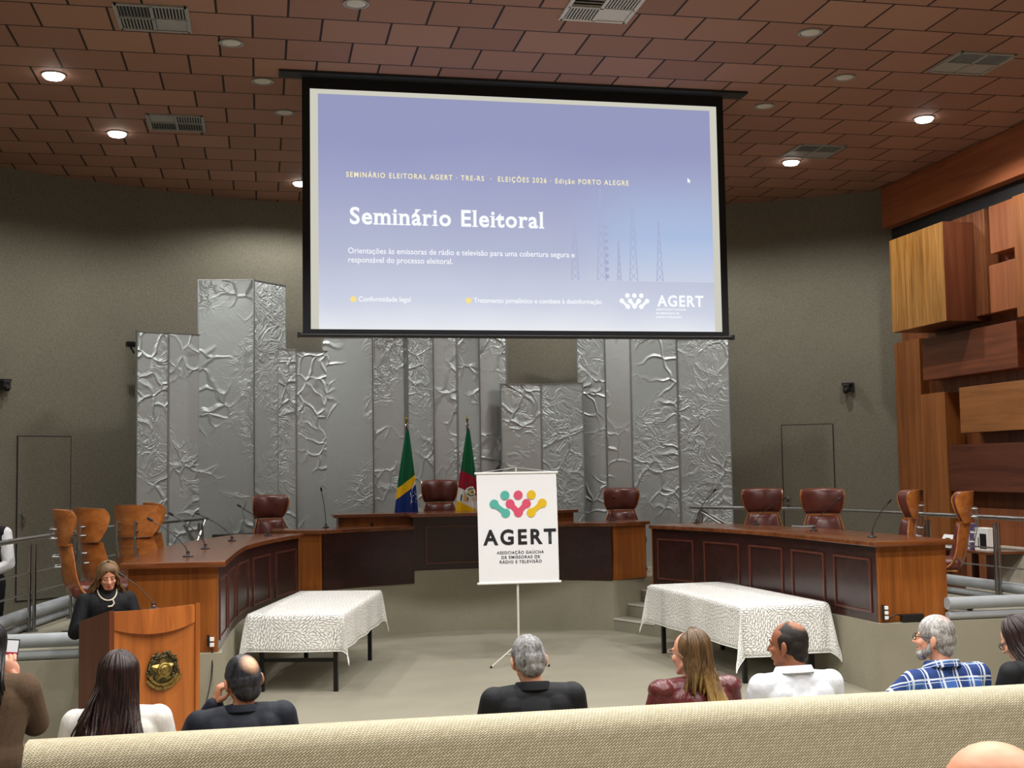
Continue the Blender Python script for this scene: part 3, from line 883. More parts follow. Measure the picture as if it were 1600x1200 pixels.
# ------------------------------------------------------------------ executive chairs
def make_chair(label):
    t = thing('executive_chair', label, 'chair', (0, 0, 0), 0, 'plywood and leather executive chairs')
    def head(u, v, ins=0.0):
        q = math.sin(v*math.pi/2)**0.85
        m = (0.60+0.40*q)*(1-0.16*max(0, (v-0.72)/0.28)**2)*(1-ins)
        s = (2*u-1)*m
        ph = s*R(84)
        return (0.258*math.sin(ph), -0.29+0.215*(1-math.cos(ph))**0.9-0.03*v, 0.86+0.315*v-0.02*v*s*s)
    b = MB(); b.sheet(head, 26, 10, 0.012); b.build('headrest_shell', M['ply'], t, smooth='auto')
    b = MB(); b.sheet(lambda u, v: head(u, 0.02+0.96*v, 0.05), 26, 10,
                      lambda u, v: -0.004-0.04*(max(0, math.sin(math.pi*u))**0.5)*(max(0, math.sin(math.pi*v))**0.35)); hp = b.build('headrest_pad', M['leather'], t, smooth=True)
    b = MB()
    for s in (-0.5, 0.5):
        b.tube([(s*0.36, -0.213-0.03*i/6, 0.885+0.27*i/6) for i in range(7)], 0.004, 6)
    b.build('pad_seam', M['leather'], hp)
    path = catmull([(0.10, 0.375, 0), (-0.06, 0.372, 0), (-0.17, 0.43, 0), (-0.225, 0.55, 0), (-0.25, 0.70, 0), (-0.275, 0.855, 0)], 6)
    wid = [0.235, 0.25, 0.262, 0.262, 0.235, 0.185]
    def back(u, v):
        f = v*(len(path)-1); i = min(int(f), len(path)-2); p = path[i].lerp(path[i+1], f-i)
        g = v*5; j = min(int(g), 4); wd = wid[j]+(wid[j+1]-wid[j])*(g-j)
        s = 2*u-1
        return (s*wd, p.x+0.115*abs(s)**2.2, p.y+0.05*abs(s)**2*(1-v))
    b = MB(); b.sheet(back, 16, 24, 0.012); b.build('back_shell', M['ply'], t, smooth='auto')
    def bp(u, v):
        q = back(0.03+0.94*u, 0.42+0.56*v); return (q[0], q[1]+0.012, q[2])
    b = MB(); b.sheet(bp, 16, 10, lambda u, v: -0.01-0.05*(max(0, math.sin(math.pi*u))**0.4)*(max(0, math.sin(math.pi*v))**0.35)); pad = b.build('back_pad', M['leather'], t, smooth=True)
    b = MB()
    for s in (-1, 1):
        b.tube([(s*(0.115-0.03*i/6), -0.155-0.085*math.sin(i/6*1.3), 0.55+0.27*i/6) for i in range(7)], 0.006, 6)
    b.build('pad_piping', M['leather'], pad)
    b = MB(); b.box((0, 0.09, 0.455), (0.50, 0.50, 0.11)); b.build('seat_cushion', M['leather'], t, smooth='auto', bevel=0.045, seg=4)
    b = MB(); b.box((0, 0.10, 0.393), (0.47, 0.46, 0.02)); b.build('seat_shell', M['ply'], t, bevel=0.006)
    for s in (-1, 1):
        b = MB()
        b.bar((s*0.10, -0.305, 0.66), (s*0.10, -0.345, 0.84), 0.024, 0.008, up=(0, 1, 0)); b.bar((s*0.10, -0.345, 0.84), (s*0.10, -0.335, 1.02), 0.024, 0.008, up=(0, 1, 0))
        br_ = b.build('back_bracket', M['steel'], t)
        for zz, yy_ in ((0.67, -0.307), (0.76, -0.327), (0.92, -0.34), (1.0, -0.337)):
            b = MB(); b.tube([(s*0.10, yy_-0.008, zz), (s*0.10, yy_+0.055, zz)], 0.008, 8)
            b.build('bracket_bolt', M['satin'], br_, smooth='auto')
    b = MB(); b.lathe([(0.028, 0.07), (0.028, 0.25), (0.02, 0.25), (0.02, 0.38)], 14); b.box((0, 0.02, 0.372), (0.22, 0.22, 0.02)); b.build('column', M['blackmetal'], t, smooth='auto')
    b = MB()
    for i in range(5):
        a = 2*math.pi*i/5+0.3
        b.bar((0, 0, 0.085), (0.29*math.cos(a), 0.29*math.sin(a), 0.065), 0.045, 0.03)
    b.build('star_base', M['blackmetal'], t)
    for i in range(5):
        a = 2*math.pi*i/5+0.3
        b = MB(); x, y = 0.29*math.cos(a), 0.29*math.sin(a)
        b.tube([(x-0.02*math.sin(a), y+0.02*math.cos(a), 0.026), (x+0.02*math.sin(a), y-0.02*math.cos(a), 0.026)], 0.026, 12); b.box((x, y, 0.055), (0.03, 0.03, 0.03))
        b.build('caster', M['black'], t, smooth='auto')
    return t
CH = [ # x, y, z, heading (0 faces away from the audience), label
 (-1.50, 11.62, PZ, -82, 'wood-backed chair nearest the left edge, seen from its side, left of the lectern speaker'),
 (-1.40, 12.15, PZ, -58, 'wood-backed chair second from the left, back turned half to the view'),
 (-1.15, 12.95, PZ, -28, 'wood-backed chair seen square from behind, at the curved desk on the left'),
 (-0.93, 13.85, PZ, -78, 'wood-backed chair half hidden behind the square-backed one on the left'),
 (0.17, 16.78, PZ, 205, 'brown leather chair behind the left wing desk, angled toward the right'),
 (2.45, 17.15, PZ+0.16, 180, 'brown leather chair behind the tall desk, between the two flags'),
 (5.05, 16.98, PZ, 176, 'brown leather chair behind the right wing desk, in front of the silver panels'),
 (6.23, 14.85, PZ, 148, 'brown leather chair at the right desk, left of its two facing the view'),
 (6.65, 13.95, PZ, 154, 'brown leather chair at the right desk, right of its two facing the view'),
 (6.76, 12.52, PZ, 72, 'side-on chair with wooden headrest at the right desk, in front of the corner'),
 (6.72, 11.42, PZ, 63, 'side-on chair at the near end of the right desk with its plywood shell showing')]
proto = make_chair(CH[0][4])
for i, (x, y, z, a, lab) in enumerate(CH):
    if i == 0: proto.location = (x, y, z); proto.rotation_euler = (0, 0, R(a))
    else: dup(proto, (x, y, z), R(a), lab)

# ------------------------------------------------------------------ microphones
def mic(base, tip, label, stem0=0.0, nm='gooseneck_microphone'):
    t = thing(nm, label, 'microphone', base, 0, 'gooseneck microphones')
    d = Vector(tip)-Vector(base)
    b = MB(); b.lathe([(0.045, 0), (0.045, 0.008), (0.03, 0.014), (0.016, 0.02), (0.016, 0.045), (0.010, 0.05)], 18); b.build('mic_base', M['black'], t, smooth='auto')
    b = MB(); b.lathe([(0.0165, 0.024), (0.0165, 0.034)], 14); b.build('chrome_collar', M['chrome'], t)
    p = [Vector((0, 0, 0.04)), Vector((d.x*0.12, d.y*0.12, d.z*0.32)), Vector((d.x*0.5, d.y*0.5, d.z*0.68)), d*0.96]
    pts = catmull(p, 6)
    b = MB(); b.tube(pts, 0.0045 if nm[0] == 'g' else 0.0035, 8); b.build('gooseneck', M['black'], t, smooth='auto')
    e = (pts[-1]-pts[-3]).normalized()
    b = MB(); b.tube([d-e*0.035, d-e*0.03, d-e*0.01, d+e*0.015, d+e*0.022], [q*(1 if nm[0] == 'g' else 0.7) for q in (0.006, 0.011, 0.014, 0.012, 0.005)], 10); b.build('capsule', M['black'], t, smooth='auto')
    return t
ZT = PZ+0.745
for bs, tp, lab in (
  ((-0.64, 11.22, ZT), (-0.97, 11.26, 1.72), 'microphone nearest the front end of the left curved desk'),
  ((-0.54, 12.32, ZT), (-0.87, 12.36, 1.73), 'second microphone from the front end of the left curved desk'),
  ((-0.32, 13.62, ZT), (-0.69, 13.68, 1.69), 'third microphone from the front end of the left curved desk'),
  ((0.06, 14.55, ZT), (-0.27, 14.62, 1.74), 'farthest microphone on the left curved desk, in front of a leather chair'),
  ((0.81, 16.30, ZT), (0.75, 16.28, 1.89), 'upright microphone on the left wing desk against the silver panel'),
  ((4.68, 16.30, ZT), (4.70, 16.27, 1.70), 'microphone on the right wing desk in front of the leather chair'),
  ((5.42, 15.00, ZT), (5.65, 14.93, 1.80), 'farthest microphone on the right desk, beside the rail brace'),
  ((5.91, 14.25, ZT), (6.26, 14.16, 1.70), 'second farthest microphone on the right desk, crossing a leather chair'),
  ((5.88, 12.57, ZT), (6.16, 12.48, 1.73), 'microphone on the right desk crossing the right facing chair'),
  ((5.85, 11.20, ZT), (6.02, 11.14, 1.74), 'microphone nearest the front end of the right desk')):
    mic(bs, tp, lab)
t = thing('desk_console', 'flat grey tablet lying on the right desk between the facing chairs', 'tablet', (6.12, 13.35, ZT), R(10))
b = MB(); b.box((0, 0, 0.012), (0.22, 0.16, 0.02)); b.build('body', M['ventgrey'], t, bevel=0.004)
b = MB(); b.box((0, 0, 0.0235), (0.19, 0.13, 0.003)); b.build('display', M['black'], t)
# ------------------------------------------------------------------ folding tables with lace cloths
k = NM('lace_cloth')
uvw = k.coord((1, 1, 1), kind='UV')
wn = k.n('ShaderNodeTexNoise', Scale=11.0, Detail=2.0); k.l(uvw, wn.inputs['Vector'])
ws = k.n('ShaderNodeVectorMath', _operation='SCALE'); ws.inputs['Scale'].default_value = 0.05; k.l(wn.outputs['Color'], ws.inputs[0])
wa = k.n('ShaderNodeVectorMath', _operation='ADD'); k.l(uvw, wa.inputs[0]); k.l(ws.outputs[0], wa.inputs[1])
suv = k.n('ShaderNodeSeparateXYZ'); k.l(wa.outputs[0], suv.inputs[0])
def leaf(ang, A_=0.062, B_=0.023):
    c_, s_ = math.cos(R(ang)), math.sin(R(ang))
    px = k.math('ADD', k.math('MULTIPLY', suv.outputs[0], c_), k.math('MULTIPLY', suv.outputs[1], s_))
    py = k.math('SUBTRACT', k.math('MULTIPLY', suv.outputs[1], c_), k.math('MULTIPLY', suv.outputs[0], s_))
    row = k.math('FLOOR', k.math('DIVIDE', py, B_))
    fx = k.math('SUBTRACT', k.math('FRACT', k.math('ADD', k.math('DIVIDE', px, A_), k.math('MULTIPLY', row, 0.5))), 0.5)
    fy = k.math('ABSOLUTE', k.math('SUBTRACT', k.math('FRACT', k.math('DIVIDE', py, B_)), 0.5))
    lim = k.math('MULTIPLY', k.math('POWER', k.math('MAXIMUM', k.math('SUBTRACT', 1.0, k.math('MULTIPLY', k.math('MULTIPLY', fx, fx), 4.0)), 0.0), 0.6), 0.47)
    return k.math('SUBTRACT', lim, fy)
cell = k.n('ShaderNodeTexVoronoi', Scale=9.5); cell.voronoi_dimensions = '2D'; k.l(uvw, cell.inputs['Vector'])
cs = k.n('ShaderNodeSeparateColor'); k.l(cell.outputs['Color'], cs.inputs[0])
e = leaf(38)
for thr, ang in ((0.3, -42), (0.55, 78), (0.8, -5)):
    e = k.mix(k.math('GREATER_THAN', cs.outputs[0], thr), e, leaf(ang))
hole = k.ramp(k.math('ADD', e, 0.5), [(0.50, (1, 1, 1, 1)), (0.63, (0, 0, 0, 1))])
k.set(srgb(242, 241, 236), 0.85, 0, 0.2)
tr = k.n('ShaderNodeBsdfTransparent')
ms = k.n('ShaderNodeMixShader')
k.l(k.math('MULTIPLY', hole, 0.78), ms.inputs[0]); k.l(k.b.outputs[0], ms.inputs[1]); k.l(tr.outputs[0], ms.inputs[2])
k.l(ms.outputs[0], k.out.inputs[0])
M['lace'] = k.m
M['tabletop'] = plain('white_table_board', srgb(238, 238, 234), 0.6, 0, 0.02, 5)
def folding_table(cx, cy, a, W, Lh, label):
    t = thing('folding_table', label, 'table', (cx, cy, 0), a)
    b = MB(); b.box((0, 0, 0.745), (W, Lh, 0.03)); b.build('tabletop', M['tabletop'], t, bevel=0.004)
    for sx in (-1, 1):
        for sy in (-1, 1):
            b = MB(); x, y = sx*(W/2-0.09), sy*(Lh/2-0.16)
            b.box((x, y, 0.365), (0.042, 0.042, 0.73)); b.build('leg', M['blackmetal'], t)
    for sy in (-1, 1):
        b = MB(); b.box((0, sy*(Lh/2-0.16), 0.30), (W-0.2, 0.03, 0.035)); b.box((0, sy*(Lh/2-0.16), 0.70), (W-0.2, 0.03, 0.04)); b.build('crossbar', M['blackmetal'], t)
    b = MB()
    for sx in (-1, 1): b.box((sx*(W/2-0.09), 0, 0.71), (0.03, Lh-0.3, 0.03))
    b.build('side_rail', M['blackmetal'], t)
    return t
def cloth(cx, cy, a, W, Lh, dl_, dr_, df, db, label, seed):
    """lace cloth: flat on the board, hanging dl/dr at the sides, df in front (-y), db behind"""
    rnd = random.Random(seed); ph = rnd.random()*6
    zt = 0.7618; st = 0.03
    xs = [-W/2-dl_+i*(W+dl_+dr_)/46 for i in range(47)]
    ys = [-Lh/2-df+i*(Lh+df+db)/80 for i in range(81)]
    b = MB(); vs = []; uv = []
    for y in ys:
        for x in xs:
            ox = max(0, abs(x)-W/2-0.012)*(1 if x > 0 else -1); oy = max(0, abs(y)-Lh/2-0.012)*(1 if y > 0 else -1)
            bx, by = x-ox, y-oy
            ax, ay = abs(ox), abs(oy)
            r_ = math.hypot(ax, ay)
            if r_ == 0: p = (x, y, zt)
            elif ax == 0 or ay == 0:
                al = x if ay else y
                out = 0.012+0.05*r_*0.5+0.010*math.sin(al*9+ph)*r_/0.4
                out = max(out, 0.012)
                p = (bx+(out if ox > 0 else -out if ox < 0 else 0), by+(out if oy > 0 else -out if oy < 0 else 0), zt-r_*0.992-0.006*math.sin(al*5+ph)*r_)
            else:
                f = math.atan2(ay, ax)
                fold = math.sin(2*f)
                out = 0.012+0.02*r_+0.14*r_*fold
                sxn, syn = (1 if ox > 0 else -1), (1 if oy > 0 else -1)
                wob = 0.035*math.sin(6*f+ph)*r_
                ex = out*(0.35+0.65*math.cos(f)); ey = out*(0.35+0.65*math.sin(f))
                p = (bx+sxn*(ex+wob*math.sin(f)), by+syn*(ey-wob*math.cos(f)), zt-r_*(0.992-0.03*fold))
            vs.append(p); uv.append((x, y))
    n = len(xs)
    fs = [(j*n+i, j*n+i+1, (j+1)*n+i+1, (j+1)*n+i) for j in range(len(ys)-1) for i in range(n-1)]
    b.add(vs, fs)
    o = b.build('lace_tablecloth', M['lace'], smooth=True)
    ul = o.data.uv_layers.new(name='UVMap')
    for lp in o.data.loops: ul.data[lp.index].uv = uv[lp.vertex_index]
    o.location = (cx, cy, 0); o.rotation_euler = (0, 0, a)
    md = o.modifiers.new('thickness', 'SOLIDIFY'); md.thickness = 0.0012
    # hem: a plain white band on the cloth edge
    hb = MB()
    ring = [i for i in range(n)]+[j*n+n-1 for j in range(1, len(ys))]+[(len(ys)-1)*n+i for i in range(n-2, -1, -1)]+[j*n for j in range(len(ys)-2, 0, -1)]
    hb.tube([vs[i] for i in ring]+[vs[ring[0]]], 0.0045, 5, caps=False)
    hb.build('hem', M['tabletop'], o)
    return tag(o, label, 'tablecloth')
folding_table(0.585, 13.16, -R(14.6), 0.90, 2.24, 'black-framed folding table under the lace cloth beside the left curved desk')
cloth(0.585, 13.16, -R(14.6), 0.90, 2.24, 0.36, 0.36, 0.37, 0.36, 'white leaf-patterned lace cloth on the left table, hanging over black legs', 4)
folding_table(4.88, 12.50, R(3.6), 0.90, 2.40, 'black-framed folding table under the lace cloth beside the right curved desk')
cloth(4.88, 12.50, R(3.6), 0.90, 2.40, 0.43, 0.36, 0.50, 0.40, 'white leaf-patterned lace cloth on the right table, hanging longer, behind the balding man', 9)

# ------------------------------------------------------------------ lectern
LA = R(31)
lx, ly = -0.89, 9.55
t = thing('lectern', 'wooden lectern with a bronze coat of arms, the speaker behind it', 'lectern', (lx, ly, 0), LA)
WF, DF = 0.70, 0.50
def lect_side(s):
    b = MB()
    vs = []
    x0, x1 = s*WF/2, s*(WF/2-0.035)
    for x in (x0, x1):
        vs += [(x, -DF/2-0.012, 0), (x, DF/2, 0), (x, DF/2, 1.04), (x, -DF/2-0.012, 1.155)]
    fs = [(0, 1, 2, 3), (7, 6, 5, 4), (0, 4, 5, 1), (1, 5, 6, 2), (2, 6, 7, 3), (3, 7, 4, 0)]
    if s > 0: fs = [tuple(reversed(f)) for f in fs]
    b.add(vs, fs); return b
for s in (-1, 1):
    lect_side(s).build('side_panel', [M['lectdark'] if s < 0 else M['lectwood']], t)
b = MB(); b.box((0, -DF/2+0.012, 0.565), (WF-0.07, 0.024, 1.13)); b.build('front_panel', M['lectwood'], t)
b = MB()
# bowed band along the top with a smile-shaped lower lip
def bow(u, v):
    x = (-0.5+u)*(WF-0.072); zlow = 0.965+0.05*(2*u-1)**2
    z = zlow+(1.142-zlow)*v
    return (x, -DF/2-0.006-0.035*(1-(2*u-1)**2)*(1-0.5*v), z)
b.sheet(bow, 20, 4, -0.035); b.build('bowed_band', M['lectwood'], t, smooth='auto')
b = MB(); b.add([(-WF/2+0.036, -DF/2+0.02, 1.128), (WF/2-0.036, -DF/2+0.02, 1.128), (WF/2-0.036, DF/2-0.01, 1.018), (-WF/2+0.036, DF/2-0.01, 1.018),
                 (-WF/2+0.036, -DF/2+0.02, 1.108), (WF/2-0.036, -DF/2+0.02, 1.108), (WF/2-0.036, DF/2-0.01, 0.998), (-WF/2+0.036, DF/2-0.01, 0.998)],
                [(0, 1, 2, 3), (7, 6, 5, 4), (0, 4, 5, 1), (1, 5, 6, 2), (2, 6, 7, 3), (3, 7, 4, 0)]); b.build('reading_board', M['lectwood'], t)
M['bronze'] = plain('aged_bronze', srgb(150, 128, 72), 0.36, 0.85, 0.5, 60)
M['bronzedark'] = plain('dark_bronze_foliage', srgb(84, 76, 52), 0.45, 0.8, 0.5, 70)
ec = Vector((0.055, -DF/2, 0.70))
cr = bpy.data.objects.new('coat_of_arms', None)
bb = MB(); rnd = random.Random(3)
bb.lathe([(0.118, 0), (0.118, 0.008), (0.10, 0.014)], 32, ec, Rx(R(90)).to_3x3())
cr = bb.build('coat_of_arms', M['bronzedark'], t, smooth='auto')
b = MB()
for i in range(70):
    a = 2*math.pi*i/70+rnd.uniform(-.05, .05); rr = rnd.uniform(0.085, 0.128)
    if math.sin(a) < -0.75: continue
    p = ec+Vector((rr*math.cos(a), -0.016-rnd.random()*0.006, rr*math.sin(a)*1.02))
    b.ball(p, (0.020, 0.005, 0.008), Ry(-a-math.pi/2+rnd.choice((-0.5, 0.5, 0.1))).to_3x3(), 8, 5)
b.build('wreath', M['bronzedark'], cr, smooth=True)
b = MB()
star = []
for i in range(10):
    a = math.pi/2+math.pi*i/5; rr = 0.112 if i % 2 == 0 else 0.052
    star.append((rr*math.cos(a), rr*math.sin(a)))
vs = [(ec.x, ec.y-0.040, ec.z)]+[(ec.x+x, ec.y-0.016, ec.z+z) for x, z in star]+[(ec.x+x, ec.y-0.008, ec.z+z) for x, z in star]
fs = [(0, 1+(i+1) % 10, 1+i) for i in range(10)]+[(1+i, 1+(i+1) % 10, 11+(i+1) % 10, 11+i) for i in range(10)]
b.add(vs, fs); b.build('star', M['bronze'], cr)
b = MB()
b.lathe([(0.052, 0.030), (0.052, 0.042), (0.044, 0.046), (0.040, 0.040)], 28, ec, Rx(R(90)).to_3x3())
b.ball(ec+Vector((0, -0.040, 0)), (0.034, 0.012, 0.034), None, 18, 10); b.build('central_disc', M['bronze'], cr, smooth='auto')
for rr, y_, a0, a1 in ((0.118, -0.028, 205, 335), (0.146, -0.022, 212, 332)):
    b = MB()
    b.sheet(lambda u, v: (ec.x+(rr+0.020*(v-0.5))*math.cos(R(a0+(a1-a0)*u)), ec.y+y_, ec.z+(rr+0.020*(v-0.5))*math.sin(R(a0+(a1-a0)*u))+0.012), 24, 2, 0.006)
    b.build('ribbon', M['bronze'], cr, smooth='auto')
b = MB()
for a in (R(10), R(-6)): b.bar(ec+Vector((0.06, -0.02, -0.12)), ec+Vector((0.15, -0.018, -0.055+a*0.06)), 0.006, 0.004)
b.box(ec+Vector((0, -0.03, -0.135)), (0.008, 0.006, 0.03)); b.build('sword_hilt', M['bronze'], cr)
mic((-0.80, 9.66, 1.10), (-1.05, 9.78, 1.36), 'thin microphone rising from the lectern beside the speaker', nm='lectern_microphone')
# power outlets and lead on the left desk's end panel
def outlet(x, y, z, n, label):
    t = thing('power_outlet', label, 'socket', (x, y, z), 0)
    b = MB(); b.box((-0.018, -0.01, -0.02*(n-2)), (0.02, 0.02, 0.045*n+0.0)); b.build('backbox', M['black'], t)
    for i in range(n):
        b = MB(); b.box((0.012, -0.015, -0.045*i+0.01*(n-1)), (0.035, 0.03, 0.03)); b.build('socket_cap', M['white'], t, bevel=0.003)
outlet(-0.42, 10.545, PZ+0.10, 2, 'white and black power outlet low on the left desk end, a lead hanging from it')
outlet(5.60, 10.545, PZ+0.12, 3, 'stack of three white power outlets low on the right desk end')
b = MB(); b.tube(catmull([(-0.405, 10.52, PZ+0.04), (-0.41, 10.47, 0.45), (-0.47, 10.3, 0.2), (-0.6, 10.1, 0.012), (-0.7, 9.9, 0.008)], 6), 0.006, 8)
tag(b.build('power_lead', M['black'], smooth='auto'), 'thin black lead hanging from the left desk outlet behind the lectern', 'cable')
t = thing('power_adapter', 'flat black power brick standing on the platform edge against the right desk end', 'power strip', (5.87, 10.53, PZ), 0)
b = MB(); b.box((0, 0, 0.04), (0.22, 0.05, 0.07)); b.build('brick', M['black'], t, bevel=0.008)
b = MB(); b.tube(catmull([(-0.10, 0, 0.05), (-0.15, -0.01, 0.075), (-0.2, 0.0, 0.06), (-0.24, 0.01, 0.02)], 5), 0.007, 8); b.build('lead', M['black'], t, smooth='auto')

# ------------------------------------------------------------------ standing banner
bx, by = 2.70, 13.12
t = thing('banner_stand', 'white association banner on a thin tripod stand in the middle of the pit', 'banner', (bx, by, 0), -R(2))
b = MB()
b.tube([(0, 0.03, 0.18), (0, 0.03, 0.98)], 0.013, 12); b.tube([(0, 0.03, 0.95), (0, 0.03, 2.12)], 0.0095, 12)
b.lathe([(0.018, 0.93), (0.018, 0.98)], 12, (0, 0.03, 0)); b.build('pole', M['offwhite'], t, smooth='auto')
for a in (200, 330, 85):
    b = MB(); d = Vector((math.cos(R(a)), math.sin(R(a)), 0))
    b.tube([Vector((0, 0.03, 0.24)), d*0.34+Vector((0, 0.03, 0.012))], 0.008, 8)
    b.tube([Vector((0, 0.03, 0.12)), d*0.17+Vector((0, 0.03, 0.13))], 0.005, 6)
    lg = b.build('leg', M['offwhite'], t, smooth='auto')
    b = MB(); b.ball(d*0.34+Vector((0, 0.03, 0.014)), 0.014, None, 10, 6); b.build('rubber_foot', M['black'], lg, smooth=True)
BT, BB_, BW = 2.065, 0.885, 0.875
def sag(x, z): return -0.012*math.sin((z-BB_)/(BT-BB_)*math.pi)
M['bannerwhite'] = plain('banner_vinyl', srgb(236, 236, 238), 0.55, 0, 0.01, 5)
def bw(z): return BW*(1+0.035*(BT-z)/(BT-BB_))
bx_ = lambda x, z: x+0.014*(BT-z)/(BT-BB_)
b = MB(); b.sheet(lambda u, v: (bx_((u-0.5)*BW, BB_+(BT-BB_)*v), sag(0, BB_+(BT-BB_)*v), BB_+(BT-BB_)*v), 6, 16, -0.002); b.build('banner_sheet', M['bannerwhite'], t, smooth='auto')
for z, nm, r_, dx in ((BT, 'top_rail', 0.013, 0), (BB_, 'bottom_rail', 0.013, 0.014)):
    b = MB(); b.tube([(-BW/2-0.02+dx, 0, z), (BW/2+0.02+dx, 0, z)], r_, 10); b.build(nm, M['white'], t, smooth='auto')
b = MB(); b.tube([(-BW/2+0.05, 0, BT+0.01), (0, 0.02, BT+0.06), (BW/2-0.05, 0, BT+0.01)], 0.0025, 6); b.build('hanging_cord', M['white'], t)
def on_banner(me):
    for q in me.vertices: q.co.y = sag(0, q.co.z)-0.0045; q.co.x = bx_(q.co.x, q.co.z)
TEAL, PINK, YEL = plain('teal_print', srgb(84, 176, 162), 0.55, 0, 0.01), plain('pink_print', srgb(216, 78, 108), 0.55, 0, 0.01), plain('yellow_print', srgb(224, 184, 20), 0.55, 0, 0.01)
INK = plain('black_print', srgb(20, 20, 24), 0.6, 0, 0.01)
lb = [MB(), MB(), MB()]
people_logo(lambda i: lb[i], -0.30, 0.325, 1.585, 1.875, -0.018)
for i, m in enumerate((TEAL, PINK, YEL)): lb[i].build('logo_figure', m, t)
lettering('banner_name', 'AGERT', INK, t, -0.385, 0.415, 1.30, 0.155, 0, 0.032, 1.28, post=on_banner)
for s_, x0, x1, z in (('ASSOCIAÇÃO GAÚCHA', -0.24, 0.275, 1.195), ('DE EMISSORAS DE', -0.19, 0.23, 1.145), ('RÁDIO E TELEVISÃO', -0.21, 0.25, 1.095)):
    lettering('banner_caption', s_, INK, t, x0, x1, z, 0.031, 0, 0.012, 1.15, post=on_banner)

# ------------------------------------------------------------------ flags
def flag(x, y, label, stops, slope, extra):
    base = PZ+0.16
    t = thing('flag_on_pole', label, 'flag', (x, y, base))
    b = MB(); b.lathe([(0.15, 0), (0.15, 0.02), (0.05, 0.05), (0.02, 0.06)], 24); b.build('flag_base', M['bronze'], t, smooth='auto')
    b = MB(); b.tube([(0, 0, 0.05), (0, 0, 1.92)], 0.014, 10); b.build('pole', M['lectdark'], t, smooth='auto')
    b = MB(); b.ball((0, 0, 1.93), 0.026, None, 14, 8); fb = b.build('finial_ball', M['chrome'], t, smooth=True)
    b = MB(); b.lathe([(0.008, 1.955), (0.012, 1.97), (0.022, 2.0), (0.016, 2.03), (0.003, 2.07)], 10); b.build('spearhead', M['bronze'], fb, smooth='auto')
    k = NM('flag_cloth')
    tc = k.n('ShaderNodeTexCoord'); sp = k.n('ShaderNodeSeparateXYZ'); k.l(tc.outputs['Object'], sp.inputs[0])
    f = k.math('DIVIDE', k.math('ADD', sp.outputs[2], k.math('MULTIPLY', sp.outputs[0], slope)), 2.0)
    k.set(k.ramp(f, stops, 'CONSTANT'), 0.75, 0, 0.2)
    def cl(u, v):
        a = 2*math.pi*u; z = 0.55+1.33*(1-v)
        wd = 0.016+0.125*min(1, v*1.15)**0.8
        fold = 1+0.20*math.sin(6*a+1.5+v*2)*min(1, v*2)
        return (wd*math.cos(a)*fold-0.03*v+0.01, wd*0.55*math.sin(a)*fold-0.02, z)
    b = MB()
    N = 60; V = 24
    vs = [cl(i/N, j/V) for j in range(V+1) for i in range(N)]
    fs = [(j*N+i, j*N+(i+1) % N, (j+1)*N+(i+1) % N, (j+1)*N+i) for j in range(V) for i in range(N)]
    fs = [tuple(reversed(q)) for q in fs]
    b.add(vs, fs)
    fc = b.build('flag_cloth', k.m, t, smooth=True)
    extra(fc, cl)
GRN, GOLD, BLU, RED, WHT = srgb(16, 92, 58), srgb(232, 186, 20), srgb(24, 50, 120), srgb(152, 24, 48), srgb(226, 226, 222)
def br_extra(fc, cl):
    b = MB()
    pts = []
    for i in range(13):
        f = i/12; ang = 0.60+0.30*f
        z = 0.86+0.30*f**0.7
        v = 1-(z-0.55)/1.33
        p = Vector(cl(0.80+0.16*f, v)); c = Vector((-0.03*v+0.01, -0.02, p.z)); d = (p-c); d.normalize()
        pts.append(p+d*0.004)
    up = [p+Vector((0, 0, 0.02)) for p in pts]; dn = [p-Vector((0, 0, 0.02)) for p in pts]
    b.add(up+dn, [(i, 13+i, 14+i, i+1) for i in range(12)])
    b.build('white_band', plain('flag_white', WHT, 0.7), fc)
    b = MB(); rnd = random.Random(5)
    for i in range(16):
        z = rnd.uniform(0.88, 1.02); v = 1-(z-0.55)/1.33; u = rnd.uniform(0.78, 0.95)
        p = Vector(cl(u, v)); c = Vector((-0.03*v+0.01, -0.02, p.z)); p += (p-c).normalized()*0.004
        b.ball(p, 0.006, None, 6, 4)
    b.build('star', plain('flag_star', WHT, 0.7), fc)
flag(1.95, 16.95, 'green, yellow and blue flag with a white band, left of the middle leather chair',
     [(0.0, BLU), (0.515, GOLD), (0.585, GRN)], -0.75, br_extra)
